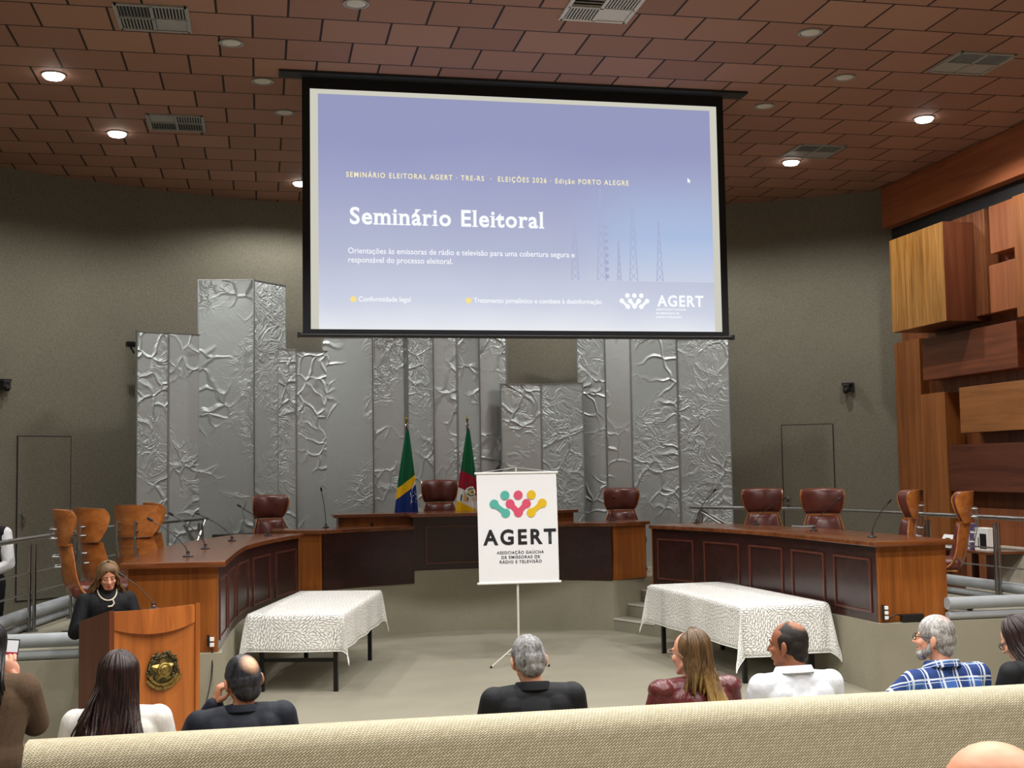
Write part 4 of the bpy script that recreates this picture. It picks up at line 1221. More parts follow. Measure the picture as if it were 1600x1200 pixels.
def rs_extra(fc, cl):
    def q(u, z, off=0.006):
        v = 1-(z-0.55)/1.33; p = Vector(cl(u, v)); c = Vector((-0.03*v+0.01, -0.02, p.z)); return p+(p-c).normalized()*off
    c = q(0.80, 1.0, 0.0)
    m = [plain('arms_white', srgb(228, 228, 220), 0.7), plain('arms_green', GRN, 0.7), plain('arms_gold', GOLD, 0.7), plain('arms_red', RED, 0.7)]
    for r0, r1, mm, o in ((0.0, 0.078, 0, 0.010), (0.04, 0.055, 1, 0.014), (0.0, 0.026, 2, 0.014), (0.0, 0.012, 1, 0.018)):
        b = MB()
        N = 20; vs = []
        for rr in (r0, r1):
            for i in range(N):
                a = 2*math.pi*i/N
                vs.append(q(0.80+rr*math.cos(a)*1.5, 1.0+rr*math.sin(a), o))
        b.add(vs, [(i, (i+1) % N, N+(i+1) % N, N+i) for i in range(N)]); b.build('coat_of_arms', m[mm], fc)
    for i in range(7):
        b = MB(); u0 = 0.62+i*0.05
        b.add([q(u0, 0.88), q(u0+0.022, 0.88), q(u0+0.03, 0.96), q(u0+0.01, 0.98)], [(0, 1, 2, 3)]); b.build('arms_tassel', m[(1, 2, 3, 0)[i % 4]], fc)
    for u0, z0 in ((0.70, 1.09), (0.76, 1.12), (0.82, 1.10), (0.88, 1.12)):
        b = MB(); b.add([q(u0, z0), q(u0+0.03, z0+0.01), q(u0+0.015, z0+0.06)], [(0, 1, 2)]); b.build('arms_spear', m[1 if z0 < 1.11 else 3], fc)
flag(2.80, 16.95, 'green and red flag with a white coat of arms, just left of the banner',
     [(0.0, GOLD), (0.40, WHT), (0.50, RED), (0.625, GRN)], 0.5, rs_extra)

# ------------------------------------------------------------------ railings and pipes along the platform edges
def railing(path, posts, label, brace):
    p0 = path[0]
    t = thing('handrail', label, 'railing', (p0[0], p0[1], PZ))
    c = catmull([(x, y, 1.52) for x, y in path], 6)
    b = MB(); b.tube(c, 0.024, 12); b.build('top_rail', M['steel'], t, world=True, smooth='auto')
    for z in (1.01, 1.20):
        b = MB(); b.tube([Vector((p.x, p.y, z)) for p in c], 0.009, 8); b.build('wire_bar', M['steel'], t, world=True, smooth='auto')
    for x, y in posts:
        b = MB()
        b.tube([(x-0.022, y, PZ), (x-0.022, y, 1.46)], 0.017, 10); b.tube([(x+0.022, y, PZ), (x+0.022, y, 1.46)], 0.017, 10)
        b.lathe([(0.06, PZ), (0.06, PZ+0.012), (0.03, PZ+0.02)], 18, (x, y, 0)); b.build('post', M['steel'], t, world=True, smooth='auto')
    b = MB()
    for a_, e_ in brace: b.tube([a_, e_], 0.02, 10)
    b.build('brace', M['steel'], t, world=True, smooth='auto')
railing([(-0.72, 17.0), (-1.50, 15.3), (-1.94, 13.56), (-2.15, 12.5), (-2.27, 11.75), (-2.33, 10.8)], [(-0.80, 16.8), (-1.62, 14.9), (-1.93, 13.56), (-2.15, 12.5), (-2.31, 11.0)],
        'steel handrail behind the chairs of the left curved desk', [((-0.75, 16.9, 1.50), (-0.98, 16.4, PZ+0.15)), ((-0.98, 16.42, 1.45), (-0.72, 17.0, PZ+0.25))])
railing([(6.05, 17.0), (6.95, 15.4), (7.32, 13.5), (7.53, 11.73), (7.56, 10.7)], [(6.15, 16.85), (7.0, 15.0), (7.42, 12.89), (7.54, 11.73)],
        'steel handrail behind the chairs of the right curved desk', [((6.15, 16.85, 1.5), (6.55, 16.2, 1.15)), ((6.15, 16.85, 1.46), (6.5, 16.2, 1.12))])
def pipes(a_path, label):
    t = thing('edge_pipe', label, 'pipe', (a_path[0][0], a_path[0][1], PZ), 0, 'grey pipes along the platform edges')
    c = catmull([(x, y, PZ+0.155) for x, y in a_path], 6)
    b = MB(); b.tube(c, 0.058, 20); b.build('thick_pipe', M['pipe'], t, world=True, smooth='auto')
    b = MB(); b.tube([Vector((p.x, p.y, PZ+0.042)) for p in c], 0.036, 16); b.build('thin_pipe', M['pipe'], t, world=True, smooth='auto')
pipes([(-2.40, 10.55), (-1.06, 10.55)], 'pair of grey pipes on the platform front edge, left of the lectern')
pipes([(-2.36, 11.2), (-2.27, 12.2), (-2.05, 13.6), (-1.7, 15.2), (-1.3, 16.4)], 'pair of grey pipes along the platform rear edge under the left handrail')
pipes([(6.24, 10.55), (7.6, 10.55)], 'pair of grey pipes on the platform front edge at the right')
pipes([(7.62, 10.9), (7.62, 11.7), (7.5, 13.2), (7.25, 14.8), (6.9, 16.2)], 'pair of grey pipes along the platform rear edge under the right handrail')

t = thing('dark_gap_box', 'black box standing for the dark gap under the silver panels behind left leather chair', 'dark gap', (-0.28, 17.12, PZ), R(25))
b = MB(); b.box((0, 0, 0.33), (0.74, 0.22, 0.66)); b.build('gap_box_body', M['black'], t, bevel=0.006)  # solid black box added to stand for the dark gap below the panels
b = MB(); b.box((0, -0.113, 0.33), (0.70, 0.006, 0.60)); b.build('door', M['blackmetal'], t)  # thin black front sheet of the added gap box
# ------------------------------------------------------------------ wall cameras, side table and spare chairs
def wall_cam(deg, z, label):
    p = Vector(pw(deg, WR-0.01, z))
    t = thing('wall_camera', label, 'camera', p, -R(deg))
    b = MB(); b.box((0, -0.05, 0.07), (0.17, 0.10, 0.03)); b.box((0.06, -0.04, 0.02), (0.05, 0.07, 0.13)); b.build('mount', M['black'], t, bevel=0.004)
    b = MB(); b.box((-0.01, -0.11, 0.0), (0.09, 0.12, 0.12)); b.build('body', M['black'], t, bevel=0.012)
    b = MB(); b.ball((-0.01, -0.17, -0.045), 0.038, None, 16, 10); b.build('lens_ball', M['blackmetal'], t, smooth=True)
    b = MB(); b.lathe([(0.040, 0), (0.042, 0.006), (0.036, 0.01)], 18, (-0.01, -0.165, -0.015)); b.build('ring', M['steel'], t, smooth='auto')
wall_cam(35.85, 3.22, 'small black camera on the fabric wall right of the screen')
wall_cam(-36.6, 3.28, 'small black camera on the wall cut off by the left edge of the view')
t = thing('side_table', 'low wooden table behind the right handrail carrying papers', 'table', (8.35, 13.3, 0.2), 0)
b = MB(); b.box((0, 0, 0.87), (0.65, 1.3, 0.03)); b.build('tabletop', M['desktop'], t, bevel=0.004)
for sx in (-1, 1):
    for sy in (-1, 1):
        b = MB(); b.box((sx*0.28, sy*0.6, 0.43), (0.06, 0.06, 0.86)); b.build('leg', M['deskdark'], t)
TZ = 1.087
PAPER = plain('paper', srgb(236, 235, 230), 0.7, 0, 0.02, 60)
t = thing('paper_stack', 'stack of white paper on the side table left of the striped box', 'paper', (8.15, 13.62, TZ))
b = MB()
for i in range(5): b.box((0.004*(i % 2), 0.006*(i % 3), 0.006+0.012*i), (0.3, 0.4, 0.011), Rz(0.03*(i % 3)).to_3x3())
b.build('sheets', PAPER, t)
t = thing('name_card', 'folded white card with dark print lying on the paper stack', 'card', (8.12, 13.58, TZ+0.06))
b = MB(); b.add([(-0.05, -0.15, 0), (-0.05, 0.15, 0), (0, 0.15, 0.09), (0, -0.15, 0.09), (0.05, -0.15, 0), (0.05, 0.15, 0)], [(0, 3, 2, 1), (3, 4, 5, 2)]); b.build('card', PAPER, t)
b = MB(); b.box((-0.03, 0.02, 0.045), (0.002, 0.10, 0.012), Ry(R(29)).to_3x3()); b.build('print', INK, t)
k = NM('striped_box')
k.set(k.ramp(k.noise(k.coord((1, 30, 0.3)), 1.0, 1), [(0.35, srgb(120, 70, 90)), (0.5, srgb(226, 220, 224)), (0.62, srgb(96, 84, 130))]), 0.5)
t = thing('striped_folder_box', 'white and purple striped box on the side table behind the end chair', 'box', (8.15, 13.25, TZ))
b = MB(); b.box((0, 0, 0.15), (0.10, 0.22, 0.30)); b.build('box_body', k.m, t, bevel=0.003)
t = thing('booklet_box', 'white box with a black square on the side table, right of the end chair', 'box', (8.15, 12.90, TZ))
b = MB(); b.box((0, 0, 0.13), (0.12, 0.26, 0.26)); b.build('box_body', PAPER, t, bevel=0.004)
b = MB(); b.box((-0.0605, -0.045, 0.11), (0.003, 0.13, 0.17)); b.build('black_square', M['black'], t)
b = MB(); b.box((-0.0605, 0.05, 0.10), (0.003, 0.015, 0.10)); b.build('print', INK, t)
M['beige'] = plain('beige_vinyl', srgb(176, 168, 152), 0.5, 0, 0.05, 10)
def spare(x, y, label, first=None):
    if first is not None: return dup(first, (x, y, 0.2), R(96), label)
    t = thing('padded_chair', label, 'chair', (x, y, 0.2), R(96), 'spare padded chairs by the wood wall')
    b = MB(); b.box((0, 0, 0.44), (0.46, 0.46, 0.07)); b.build('seat', M['beige'], t, bevel=0.025)
    b = MB(); b.box((0, -0.235, 0.70), (0.45, 0.05, 0.46), Rx(R(8)).to_3x3()); b.build('backrest', M['beige'], t, bevel=0.022)
    for sx in (-1, 1):
        for sy in (-1, 1):
            b = MB(); b.tube([(sx*0.19, sy*0.19, 0.42), (sx*0.21, sy*0.21, 0)], 0.012, 8); b.build('leg', M['steel'], t)
    return t
s0 = spare(8.25, 12.25, 'beige padded chair seen through the right handrail, nearest of the row')
spare(8.22, 12.86, 'beige padded chair just behind the nearest beige one', s0)
# ------------------------------------------------------------------ upholstered partition behind the front row
k = NM('woven_upholstery')
v = k.coord((1, 1, 1), (R(0), R(38), 0))
br = k.n('ShaderNodeTexBrick', Scale=1.0, Mortar__Size=0.0026, Mortar__Smooth=0.8, Brick__Width=0.024, Row__Height=0.0092)
sepv = k.n('ShaderNodeSeparateXYZ'); tcv = k.n('ShaderNodeTexCoord'); k.l(tcv.outputs['Object'], sepv.inputs[0])
cmb = k.n('ShaderNodeCombineXYZ')
k.l(k.math('ADD', k.math('MULTIPLY', sepv.outputs[0], 0.80), k.math('MULTIPLY', k.math('ADD', sepv.outputs[2], sepv.outputs[1]), 0.60)), cmb.inputs[0])
k.l(k.math('SUBTRACT', k.math('MULTIPLY', k.math('ADD', sepv.outputs[2], sepv.outputs[1]), 0.80), k.math('MULTIPLY', sepv.outputs[0], 0.60)), cmb.inputs[1])
k.l(cmb.outputs[0], br.inputs['Vector'])
br.inputs['Color1'].default_value = srgb(222, 212, 184); br.inputs['Color2'].default_value = srgb(198, 187, 158); br.inputs['Mortar'].default_value = srgb(134, 122, 96)
k.set(br.outputs['Color'], 0.9, 0, 0.2)
k.bump(k.math('SUBTRACT', 1.0, br.outputs['Fac']), 0.7, 0.003)
M['weave'] = k.m
t = thing('upholstered_partition', 'long beige woven partition in the foreground behind the front row', 'partition', (-0.92, 5.29, 0))
prof = [(-0.115, 0.0)]+[(-0.025-0.09*math.cos(a), 0.96+0.09*math.sin(a)) for a in [math.pi/2*i/8 for i in range(9)]]+[(0.025+0.09*math.sin(a), 0.96+0.09*math.cos(a)) for a in [math.pi/2*i/8 for i in range(9)]]+[(0.115, 0.0)]
b = MB(); n = len(prof)
b.add([(0.0, y, z) for y, z in prof]+[(10.04, y, z) for y, z in prof], [(i, n+i, n+(i+1) % n, (i+1) % n) for i in range(n)]+[tuple(range(n)), tuple(range(2*n-1, n-1, -1))])
b.v = [Vector(q) for q in b.v]; b.f = [tuple(reversed(f)) for f in b.f]
b.build('padded_wall', M['weave'], t, smooth='auto', bevel=0.0)
t = thing('front_row_bench', 'long low bench behind the partition that the front row sits on', 'bench', (3.5, 5.93, 0))
b = MB(); b.box((0, 0, 0.36), (11.2, 0.5, 0.12)); b.build('bench_seat', M['weave'], t, bevel=0.03)
b = MB(); b.box((0, 0, 0.15), (11.1, 0.4, 0.30)); b.build('bench_base', M['black'], t)

# ------------------------------------------------------------------ people
class Blob(MB):
    def el(s, c, r, M_=None): s.ball(c, r, M_, 20, 14)
    def cap(s, a, b_, ra, rb):
        a, b_ = Vector(a), Vector(b_)
        s.ball(a, ra, None, 16, 10); s.ball(b_, rb, None, 16, 10)
        d = b_-a
        if d.length > 1e-6: s.tube([a, b_], [ra, rb], 16)
    def tr(s, n0, m):
        for i in range(n0, len(s.v)): s.v[i] = m @ s.v[i]
def fuse(blob, name, mats, parent, voxel=0.007, smooth=3, label=None):
    me = bpy.data.meshes.new(name)
    me.from_pydata([tuple(p) for p in blob.v], [], blob.f); me.update()
    o = bpy.data.objects.new(name, me); COL.objects.link(o)
    md = o.modifiers.new('r', 'REMESH'); md.mode = 'VOXEL'; md.voxel_size = voxel
    m2 = o.modifiers.new('s', 'SMOOTH'); m2.factor = 0.5; m2.iterations = smooth
    bpy.context.view_layer.update()
    new = bpy.data.meshes.new_from_object(o.evaluated_get(bpy.context.evaluated_depsgraph_get()))
    bpy.data.objects.remove(o); bpy.data.meshes.remove(me)
    new.name = name
    new.polygons.foreach_set('use_smooth', [True]*len(new.polygons))
    new.materials.clear()
    new.materials.append(mats)
    o = bpy.data.objects.new(name, new); COL.objects.link(o); o.parent = parent
    if label: o['label'] = label
    return o
def skin(name, c, flush=0.12):
    k = NM(name)
    n1 = k.noise(k.coord(), 9, 3)
    a = tuple(x for x in c[:3])+(1,); b_ = (c[0]*(1+flush*0.3), c[1]*(1-flush), c[2]*(1-flush), 1)
    k.set(k.ramp(n1, [(0.35, a), (0.7, b_)]), 0.45, 0, 0.4)
    k.b.inputs['Subsurface Weight'].default_value = 0.03
    k.b.inputs['Subsurface Radius'].default_value = (0.02, 0.008, 0.004)
    return k.m
def hairmat(name, dark, light, mid=0.5, rough=0.42, tip=None, tipz=None, patch=None, skinc=None, iso=False):
    k = NM(name)
    n1 = k.noise(k.coord((70, 70, 32) if iso else (140, 140, 9)), 1.0, 4, 0.65, 0.8)
    n2 = k.noise(k.coord((22, 22, 5)), 1.0, 2)
    f = k.math('ADD', k.math('MULTIPLY', n1, 0.6), k.math('MULTIPLY', n2, 0.4))
    c = k.ramp(f, [(mid-0.12, dark), (mid+0.16, light)])
    if tip:
        tc = k.n('ShaderNodeTexCoord'); sp = k.n('ShaderNodeSeparateXYZ'); k.l(tc.outputs['Object'], sp.inputs[0])
        z = k.math('ADD', sp.outputs[2], k.math('MULTIPLY', k.math('SUBTRACT', n2, 0.5), 0.5))
        mr = k.n('ShaderNodeMapRange'); mr.inputs[1].default_value = tipz[1]; mr.inputs[2].default_value = tipz[0]
        k.l(z, mr.inputs[0])
        c = k.mix(mr.outputs[0], c, k.ramp(f, [(mid-0.14, tip[0]), (mid+0.14, tip[1])]))
    if patch:
        tc = k.n('ShaderNodeTexCoord')
        for (pc, r0, r1) in patch:
            ds = k.n('ShaderNodeVectorMath', _operation='DISTANCE'); k.l(tc.outputs['Object'], ds.inputs[0]); ds.inputs[1].default_value = pc
            dd = k.math('ADD', ds.outputs['Value'], k.math('MULTIPLY', k.math('SUBTRACT', f, 0.5), 0.035))
            mr = k.n('ShaderNodeMapRange'); mr.inputs[1].default_value = r1; mr.inputs[2].default_value = r0
            k.l(dd, mr.inputs[0])
            c = k.mix(mr.outputs[0], c, skinc)
    k.set(c, rough, 0, 0.35)
    k.bump(n1, 0.5, 0.004)
    return k.m
def fabric(name, c, rough=0.75, wr=0.35, wscale=7, spec=0.3, fine=0.0, var=0.05):
    k = NM(name)
    w_ = k.noise(k.coord((1, 1, 0.6)), wscale, 3, 0.55, 1.0)
    f_ = k.noise(k.coord(), 300, 2)
    a = tuple(x*(1-var) for x in c[:3])+(1,); b_ = tuple(min(1, x*(1+var)) for x in c[:3])+(1,)
    k.set(k.ramp(f_, [(0.35, a), (0.65, b_)]), rough, 0, spec)
    k.bump(k.math('ADD', w_, k.math('MULTIPLY', f_, fine)), wr, 0.03)
    return k.m

def head_prims(b, MH, fem=False, ears=True, nose=1.0, wide=1.0):
    n0 = len(b.v)
    b.el((0, -0.012, 0.030), (0.074*wide, 0.095, 0.083))
    b.el((0, 0.028, -0.035), (0.058*wide, 0.060, 0.076))
    b.el((0, 0.058, -0.093), (0.027 if not fem else 0.021, 0.023, 0.020))
    for s in (-1, 1):
        b.cap((s*0.052*wide, -0.005, -0.055), (s*0.022, 0.060, -0.094), 0.016, 0.016)
        b.el((s*0.036, 0.060, -0.026), (0.024, 0.024, 0.022))
        b.el((s*0.031, 0.072, 0.006), (0.016, 0.012, 0.010))
        b.el((s*0.030, 0.074, 0.022), (0.022, 0.010, 0.008))
        b.el((s*0.012, 0.092, -0.030), (0.009, 0.010, 0.008))
        if ears:
            b.el((s*0.084*wide, -0.014, -0.008), (0.009, 0.021, 0.033), Rz(s*0.5).to_3x3())
            b.el((s*0.076*wide, -0.006, -0.036), (0.008, 0.010, 0.011))
    b.cap((0, 0.084, 0.012), (0, 0.100+0.006*nose, -0.026), 0.008, 0.012)
    b.el((0, 0.083, -0.060), (0.022, 0.011, 0.006)); b.el((0, 0.081, -0.071), (0.019, 0.011, 0.007))
    b.tr(n0, MH)
def hand_prims(b, wrist, d, n, side, curl=0.5, sc_=1.0):
    """palm, four bent fingers of unequal length and a thumb; d along the hand, n out of the back of the hand"""
    wrist, d, n = Vector(wrist), Vector(d).normalized(), Vector(n).normalized()
    n = (n-d*n.dot(d)).normalized(); wv = d.cross(n)*side
    B = Matrix((wv, d, n)).transposed()
    b.el(wrist+d*0.048*sc_, (0.040*sc_, 0.052*sc_, 0.015*sc_), B)
    b.cap(wrist, wrist+d*0.03*sc_, 0.026*sc_, 0.022*sc_)
    for off, L1, spread in ((-0.031, 0.034, -0.12), (-0.0105, 0.042, -0.03), (0.0105, 0.040, 0.05), (0.030, 0.030, 0.14)):
        p = wrist+d*0.088*sc_+wv*off*sc_
        dd = (d+wv*spread).normalized()
        a = curl
        for j, (l_, r_) in enumerate(((L1, 0.0092), (L1*0.72, 0.0084), (L1*0.55, 0.0074))):
            dv = dd*math.cos(a)-n*math.sin(a)
            q = p+dv*l_*sc_
            b.cap(p, q, r_*sc_, r_*0.93*sc_); p = q; a += curl*0.9
    p = wrist+d*0.026*sc_-wv*0.030*sc_
    q = p+(d*0.55-wv*0.7-n*0.35).normalized()*0.042*sc_
    b.cap(p, q, 0.013*sc_, 0.011*sc_)
    b.cap(q, q+(d*0.85-wv*0.2-n*0.35).normalized()*0.032*sc_, 0.0105*sc_, 0.009*sc_)

def sit_joints():
    return dict(pelvis=(0, -0.02, 0.52), waist=(0, -0.01, 0.68), chest=(0, 0.0, 0.86), neck=(0, -0.015, 1.03), head=(0, 0.02, 1.195),
        sh=((-0.185, -0.01, 0.985), (0.185, -0.01, 0.985)), el=((-0.25, 0.05, 0.71), (0.25, 0.05, 0.71)), wr=((-0.13, 0.28, 0.62), (0.13, 0.28, 0.62)),
        hd=((0.4, 1, -0.1), (-0.4, 1, -0.1)), hip=((-0.09, 0, 0.50), (0.09, 0, 0.50)), kn=((-0.13, 0.44, 0.50), (0.13, 0.44, 0.50)), an=((-0.13, 0.46, 0.09), (0.13, 0.46, 0.09)))
def stand_joints():
    return dict(pelvis=(0, 0, 0.92), waist=(0, 0, 1.08), chest=(0, 0, 1.26), neck=(0, -0.01, 1.43), head=(0, 0.02, 1.595),
        sh=((-0.18, 0, 1.385), (0.18, 0, 1.385)), el=((-0.23, 0.02, 1.10), (0.23, 0.02, 1.10)), wr=((-0.16, 0.22, 0.98), (0.16, 0.22, 0.98)),
        hd=((0.5, 0.8, -0.2), (-0.5, 0.8, -0.2)), hip=((-0.09, 0, 0.90), (0.09, 0, 0.90)), kn=((-0.095, 0.02, 0.49), (0.095, 0.02, 0.49)), an=((-0.1, -0.01, 0.09), (0.1, -0.01, 0.09)))
def torso_prims(b, J, g, w=1.0, belly=0.0):
    V = lambda q: Vector(q)
    b.el(V(J['pelvis']), (0.165*w+g, 0.115+g, 0.12+g))
    b.el(V(J['waist'])+Vector((0, 0.02*belly, 0)), (0.145*w+g, 0.105+g+0.04*belly, 0.15+g))
    b.el(V(J['chest']), (0.160*w+g, 0.108+g, 0.155+g))
    mid = V(J['sh'][0]).lerp(V(J['sh'][1]), 0.5)
    for s in (0, 1):
        sh = V(J['sh'][s])
        b.cap(mid.lerp(sh, 0.15)+Vector((0, 0, 0.005)), mid.lerp(sh, 0.93), 0.055+g, 0.046+g)
        b.cap(V(J['neck'])+Vector((0, 0, -0.02)), mid.lerp(sh, 0.75)+Vector((0, 0, 0.008)), 0.045+g*0.6, 0.040+g*0.8)
        b.cap(V(J['chest']).lerp(sh, 0.55), V(J['waist']).lerp(sh, 0.3)+Vector((0, 0, -0.05)), 0.085+g, 0.085+g)
def arm_prims(b, J, g, s, upto=1.0, full=True):
    sh, e, w_ = Vector(J['sh'][s]), Vector(J['el'][s]), Vector(J['wr'][s])
    b.cap(sh, e, 0.050+g, 0.040+g)
    b.cap(e, e.lerp(w_, upto), 0.040+g, (0.040-0.013*upto)+g*0.9)
def leg_prims(b, J, g, s, low=1.0):
    h, kn, an = Vector(J['hip'][s]), Vector(J['kn'][s]), Vector(J['an'][s])
    b.cap(h, kn, 0.085+g, 0.058+g); b.cap(kn, kn.lerp(an, low), 0.056+g, 0.040+g)
def person(label, loc, rz, J, head=(0, 0, 0), sk=None, top=None, legs=None, scale=1.0, w=1.0, belly=0.0, g=0.018, fem=False, ears=True, wide=1.0,
           topname='jacket', neckr=0.055, curl=0.55, sleeves=0.97, shoes=None, voxel=0.006, hands=(0, 1), handn=None):
    t = thing('person', label, 'person', loc, rz)
    t.scale = (scale,)*3
    hc = Vector(J['head'])
    MH = T(*hc) @ Rz(head[0]) @ Rx(-head[1]) @ Ry(head[2])
    b = Blob()
    head_prims(b, MH, fem, ears, 1.0, wide)
    b.cap(Vector(J['neck'])+Vector((0, 0, -0.03)), MH @ Vector((0, -0.022, -0.05)), neckr, neckr-0.004)
    torso_prims(b, J, -0.006, w, belly)
    for s in (0, 1):
        arm_prims(b, J, -0.004, s)
        leg_prims(b, J, -0.006, s)
        if s in hands:
            nn = handn[s] if handn and handn[s] is not None else (0, 0, 1)
            hand_prims(b, J['wr'][s], J['hd'][s], nn, (1 if s == 1 else -1), curl)
        an = Vector(J['an'][s]); b.cap(an+Vector((0, 0, -0.03)), an+Vector((0, 0.12, -0.05)), 0.035, 0.03)
    fuse(b, 'body', sk, t, voxel, 2)
    if top:
        b = Blob(); torso_prims(b, J, g, w, belly); nk = Vector(J['neck'])
        b.cap(nk+Vector((0, 0, -0.09)), nk+Vector((0, -0.004, -0.022)), neckr+0.03, neckr+0.012)
        for s in (0, 1): arm_prims(b, J, g, s, sleeves)
        fuse(b, topname, top, t, 0.007, 4)
    if legs:
        b = Blob(); b.el(Vector(J['pelvis'])+Vector((0, 0, -0.02)), (0.165*w+0.012, 0.12+0.012, 0.11))
        for s in (0, 1): leg_prims(b, J, 0.014, s, 0.97)
        fuse(b, 'trousers', legs, t, 0.010, 3)
    for s in (0, 1):
        an = Vector(J['an'][s]); b = Blob()
        b.cap(an+Vector((0, -0.03, -0.045)), an+Vector((0, 0.14, -0.052)), 0.042, 0.036); b.el(an+Vector((0, 0.02, -0.03)), (0.045, 0.06, 0.05))
        fuse(b, 'shoe', shoes or M['black'], t, 0.009, 2)
    return t, MH
def collar(t, J, mat, r=0.075, h=0.045, back_only=False, tilt=0.16, name='collar', fold=True, wid=1.06):
    c = Vector(J['neck'])
    a0, a1 = (-2.4, 2.4)
    def f(u, v):
        a = a0+(a1-a0)*u            # 0 = nape
        rr = r*(1-0.10*v)
        drop = 0.05*(1-math.cos(a))*tilt*2
        return (c.x+rr*wid*math.sin(a), c.y+0.004-rr*0.92*math.cos(a)+0.012*(1-math.cos(a)), c.z+0.006-drop+h*v)
    b = MB(); b.sheet(f, 28, 4, 0.004)
    if fold:
        def f2(u, v):
            p = Vector(f(u, 1.0)); q = f(u, 0.0)
            out = Vector((p.x-c.x, p.y-c.y, 0)).normalized()
            return p+out*(0.006+0.016*v)+Vector((0, 0, 0.003*math.sin(v*3.1)-h*0.78*v))
        b.sheet(f2, 28, 4, 0.004)
    b.build(name, mat, t, smooth='auto')
def short_hair(t, MH, mat, top=True, front=0.0, grow=0.007, nape=0.0, name='hair'):
    b = Blob()
    n0 = len(b.v)
    g = grow
    if top:
        b.el((0, -0.016+front, 0.036), (0.074+g, 0.094+g*0.6, 0.083+g))
    b.el((0, -0.038, 0.002), (0.075+g, 0.072+g, 0.070))
    b.el((0, -0.058, -0.035-nape), (0.058+g, 0.046+g, 0.055))
    for s in (-1, 1):
        b.el((s*0.056, -0.016, 0.030), (0.024+g, 0.054, 0.044)); b.cap((s*0.070, 0.018, 0.020), (s*0.073, 0.014, -0.016), 0.008, 0.005)
    b.tr(n0, MH)
    return fuse(b, name, mat, t, 0.005, 2)
def strand_hair(t, MH, mat, n, phis, zend, xend, yend, rnd, r=0.0075, part=0.0, name='hair', wave=0.0, extra=None, fall=7, flip=0.0):
    b = MB()
    for i in range(n):
        ph = R(phis[0]+(phis[1]-phis[0])*(i+rnd.random())/n)
        top = 0.35+0.6*rnd.random()
        pts = []
        e0 = 1.45
        gr = 0.006+0.010*rnd.random()
        for kx in range(7):
            el_ = e0+(-0.10-e0)*(kx/6)**0.9
            x = (0.076+gr)*math.cos(el_)*math.cos(ph); y = -0.014-(0.095+gr)*math.cos(el_)*math.sin(ph); z = 0.034+(0.084+gr)*math.sin(el_)
            pts.append(MH @ Vector((x+part*math.sin(el_), y, z)))
        q = pts[-1]
        tgt = Vector((xend[0]+(xend[1]-xend[0])*((1-math.cos(ph))*0.5 if True else 0)+rnd.gauss(0, 0.012), yend(ph) if callable(yend) else yend+rnd.gauss(0, 0.010), zend+rnd.uniform(-0.03, 0.05)))
        a_ph = rnd.random()*6
        for kx in range(1, fall+1):
            f = kx/fall; s_ = f*f*(3-2*f)
            p = Vector((q.x+(tgt.x-q.x)*s_, q.y+(tgt.y-q.y)*min(1, s_*1.4), q.z+(tgt.z-q.z)*f))
            if wave: p.x += wave*math.sin(f*9+a_ph)*f; p.y += wave*0.6*math.cos(f*8+a_ph)*f
            if flip and f > 0.6: p += Vector((math.cos(ph), -math.sin(ph)*0.5, 0))*flip*(f-0.6)**2*4
            pts.append(p)
        m = len(pts)
        b.tube(pts, [r*(0.7+0.5*min(1, j/4))*(1 if j < m-3 else (m-j)/3.2) for j in range(m)], 6)
    if extra: extra(b)
    return b.build(name, mat, t, smooth=True)
def glasses(t, MH, mat, w_=0.026):
    b = MB()
    for s in (-1, 1):
        ring = [MH @ Vector((s*0.033+w_*math.cos(a), 0.094+0.004*abs(math.cos(a)), 0.004+0.019*math.sin(a))) for a in [2*math.pi*i/16 for i in range(17)]]
        b.tube(ring, 0.0022, 6)
        b.tube([MH @ Vector(q) for q in ((s*0.060, 0.092, 0.010), (s*0.074, 0.05, 0.010), (s*0.081, -0.01, 0.008), (s*0.080, -0.03, -0.012))], 0.0026, 6)
    b.tube([MH @ Vector((-0.008, 0.096, 0.008)), MH @ Vector((0, 0.100, 0.011)), MH @ Vector((0.008, 0.096, 0.008))], 0.002, 6)
    return b.build('glasses', mat, t, smooth='auto')
def brows(t, MH, mat):
    for s in (-1, 1):
        b = MB(); b.tube([MH @ Vector(q) for q in ((s*0.014, 0.084, 0.024), (s*0.030, 0.085, 0.030), (s*0.047, 0.077, 0.026))], [0.003, 0.0035, 0.002], 6)
        b.build('eyebrow', mat, t, smooth=True)
def eyes_open(t, MH, iris):
    for s in (-1, 1):
        b = MB(); b.ball(MH @ Vector((s*0.031, 0.0755, 0.006)), 0.0105, None, 12, 8); o = b.build('eye', EYEW, t, smooth=True)
        b = MB(); b.ball(MH @ Vector((s*0.031, 0.0835, 0.006)), (0.0048, 0.0040, 0.0048), None, 10, 6); b.build('iris', iris, o, smooth=True)
def lips(t, MH, mat, open_=False):
    b = MB()
    for zz, hh in ((-0.0605, 0.0055), (-0.0735 if open_ else -0.0715, 0.0062)):
        b.tube([MH @ Vector((x, 0.090-abs(x)*0.42, zz+abs(x)*(0.05 if hh < 0.006 else 0.22))) for x in (-0.022, -0.012, 0, 0.012, 0.022)], [0.002, hh*0.85, hh, hh*0.85, 0.002], 8)
    return b.build('lips', mat, t, smooth=True)
EYEW = plain('eye_white', srgb(226, 222, 214), 0.3, 0, 0.02)
IRIS = plain('dark_iris', srgb(36, 24, 18), 0.25, 0, 0.02)
SK_L = skin('fair_skin', srgb(214, 160, 132)); SK_M = skin('tan_skin', srgb(190, 132, 100)); SK_D = skin('brown_skin', srgb(142, 92, 64)); SK_P = skin('pink_skin', srgb(226, 168, 138))
